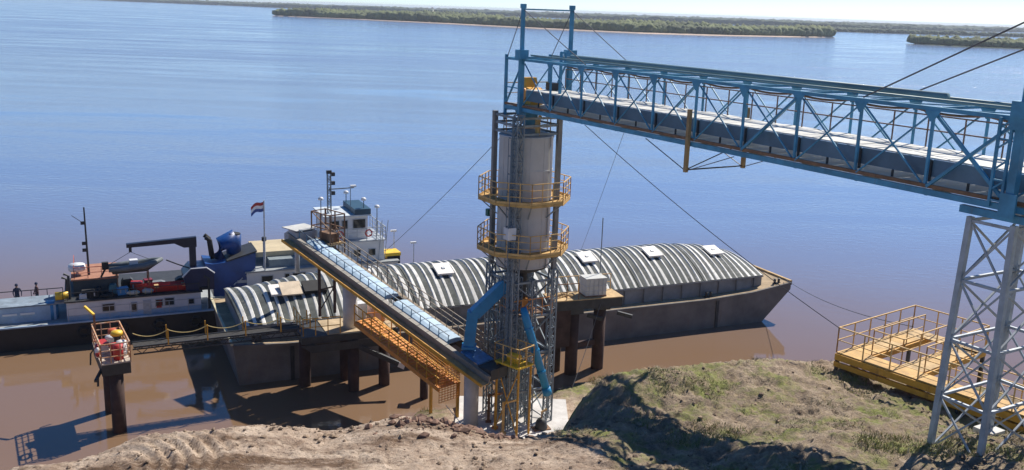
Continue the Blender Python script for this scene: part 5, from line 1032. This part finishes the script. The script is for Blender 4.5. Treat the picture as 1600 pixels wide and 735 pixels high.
# ------------------------------------------------------------------ yellow landing frame on the bank
yp = thing('landing_platform', 'yellow steel landing platform with tall railings on the bank at the right', 'platform', (14.29, 39.7, 0), math.atan2(-6.37, 4.95))
PZ = 9.9
def deckbox(x0, x1, y0, y1, nm='deck_panel', m=tan): return MB().box(x0, x1, y0, y1, PZ-0.05, PZ).build(nm, m, yp)
for k in range(9): deckbox(0.02+k*1.2, 1.2+k*1.2, 0.02, 0.95, m=plat_y)
for k in range(4): deckbox(0.02, 1.1, 0.98+k*1.28, 0.98+k*1.28+1.26, m=tan if k % 2 else plat_y)
for k in range(3): deckbox(2.5, 3.5, 0.98+k*1.5, 0.98+k*1.5+1.48, m=tan if k != 1 else plat_y)
deckbox(1.14, 3.5, 5.2, 6.1, m=tan)
for y in (0.0, 0.98): MB().bar((0, y, PZ-0.20), (11.5, y, PZ-0.20), 0.12, 0.28).build('long_beam', yellow, yp)
MB().bar((0, -0.03, PZ-0.52), (11.5, -0.03, PZ-0.52), 0.12, 0.22).build('long_beam', yellow, yp)
for x in (0.0, 1.12, 2.5, 3.52): MB().bar((x, 1.05, PZ-0.18), (x, 6.1, PZ-0.18), 0.12, 0.24).build('cross_beam', yellow, yp)
MB().bar((0, 6.12, PZ-0.18), (3.5, 6.12, PZ-0.18), 0.12, 0.24).build('end_beam', yellow, yp)
MB().railing([(11.4, 0.0, PZ), (0.03, 0.0, PZ), (0.03, 6.08, PZ), (3.5, 6.08, PZ)], 1.12, 1.25, 0.045, (0.5,)).build('outer_railing', rail_y, yp)
MB().railing([(1.1, 5.1, PZ), (1.1, 1.0, PZ), (2.48, 1.0, PZ), (2.48, 5.1, PZ)], 1.12, 1.3, 0.04, (0.5,)).build('inner_railing', rail_y, yp)
MB().railing([(11.4, 0.96, PZ), (3.55, 0.96, PZ), (3.55, 6.08, PZ)], 1.12, 1.3, 0.04, (0.5,)).build('inner_railing', rail_y, yp)
for x, y in ((0.05, 0.1), (0.05, 6.0), (3.5, 6.0), (3.5, 1.0), (5.6, 0.0), (8.4, 0.0), (11.2, 0.0)): MB().bar((x, y, 7.0), (x, y, PZ-0.3), 0.14).build('leg', darkst, yp)

# ------------------------------------------------------------------ guys and mooring lines
cable(g(-1.2, -0.1, 17.6), bw(13.4, 13.0, 4.7), 'long guy cable from the silo head down to the left behind the barge', 0.018, 0.2, nm='guy_cable')
cable(g(5.9, 0, GZ), frame_pt(yp, 0.03, 0.0, PZ+1.1), 'long guy cable from under the gallery down to the yellow platform', 0.018, 0.3, nm='guy_cable')
cable(g(5.6, GW, GZ), bw(27.5, 6.0, 5.6), 'faint guy cable dropping steeply from the gallery to the barge covers', 0.012, 0.1, nm='guy_cable')
cable(bw(43.4, 0.4, 3.3), frame_pt(yp, 0.1, 6.0, PZ+0.1), 'mooring line from the barge bow to the yellow platform', 0.02, 0.5, nm='mooring_line', cat='rope')
cable((6.3, 61.9, 5.7), (4.1, 57.0, 0.7), 'thin hose hanging from the right jetty down to the grass', 0.02, 0.3, nm='hanging_hose', cat='hose')

# ------------------------------------------------------------------ river haze
hz = MB().box(-14600, 14600, -420, 14600, -4.5, 27.5)
hm = bpy.data.materials.new('haze'); hm.use_nodes = True; nt = hm.node_tree; nt.nodes.clear()
ho = nt.nodes.new('ShaderNodeOutputMaterial'); hv = nt.nodes.new('ShaderNodeVolumePrincipled'); hv.inputs['Density'].default_value = 0.00010; hv.inputs['Color'].default_value = (0.80, 0.88, 1.0, 1); hv.inputs['Anisotropy'].default_value = 0.2
nt.links.new(hv.outputs[0], ho.inputs['Volume'])
ho_ = hz.build('haze', hm); stuff(ho_)
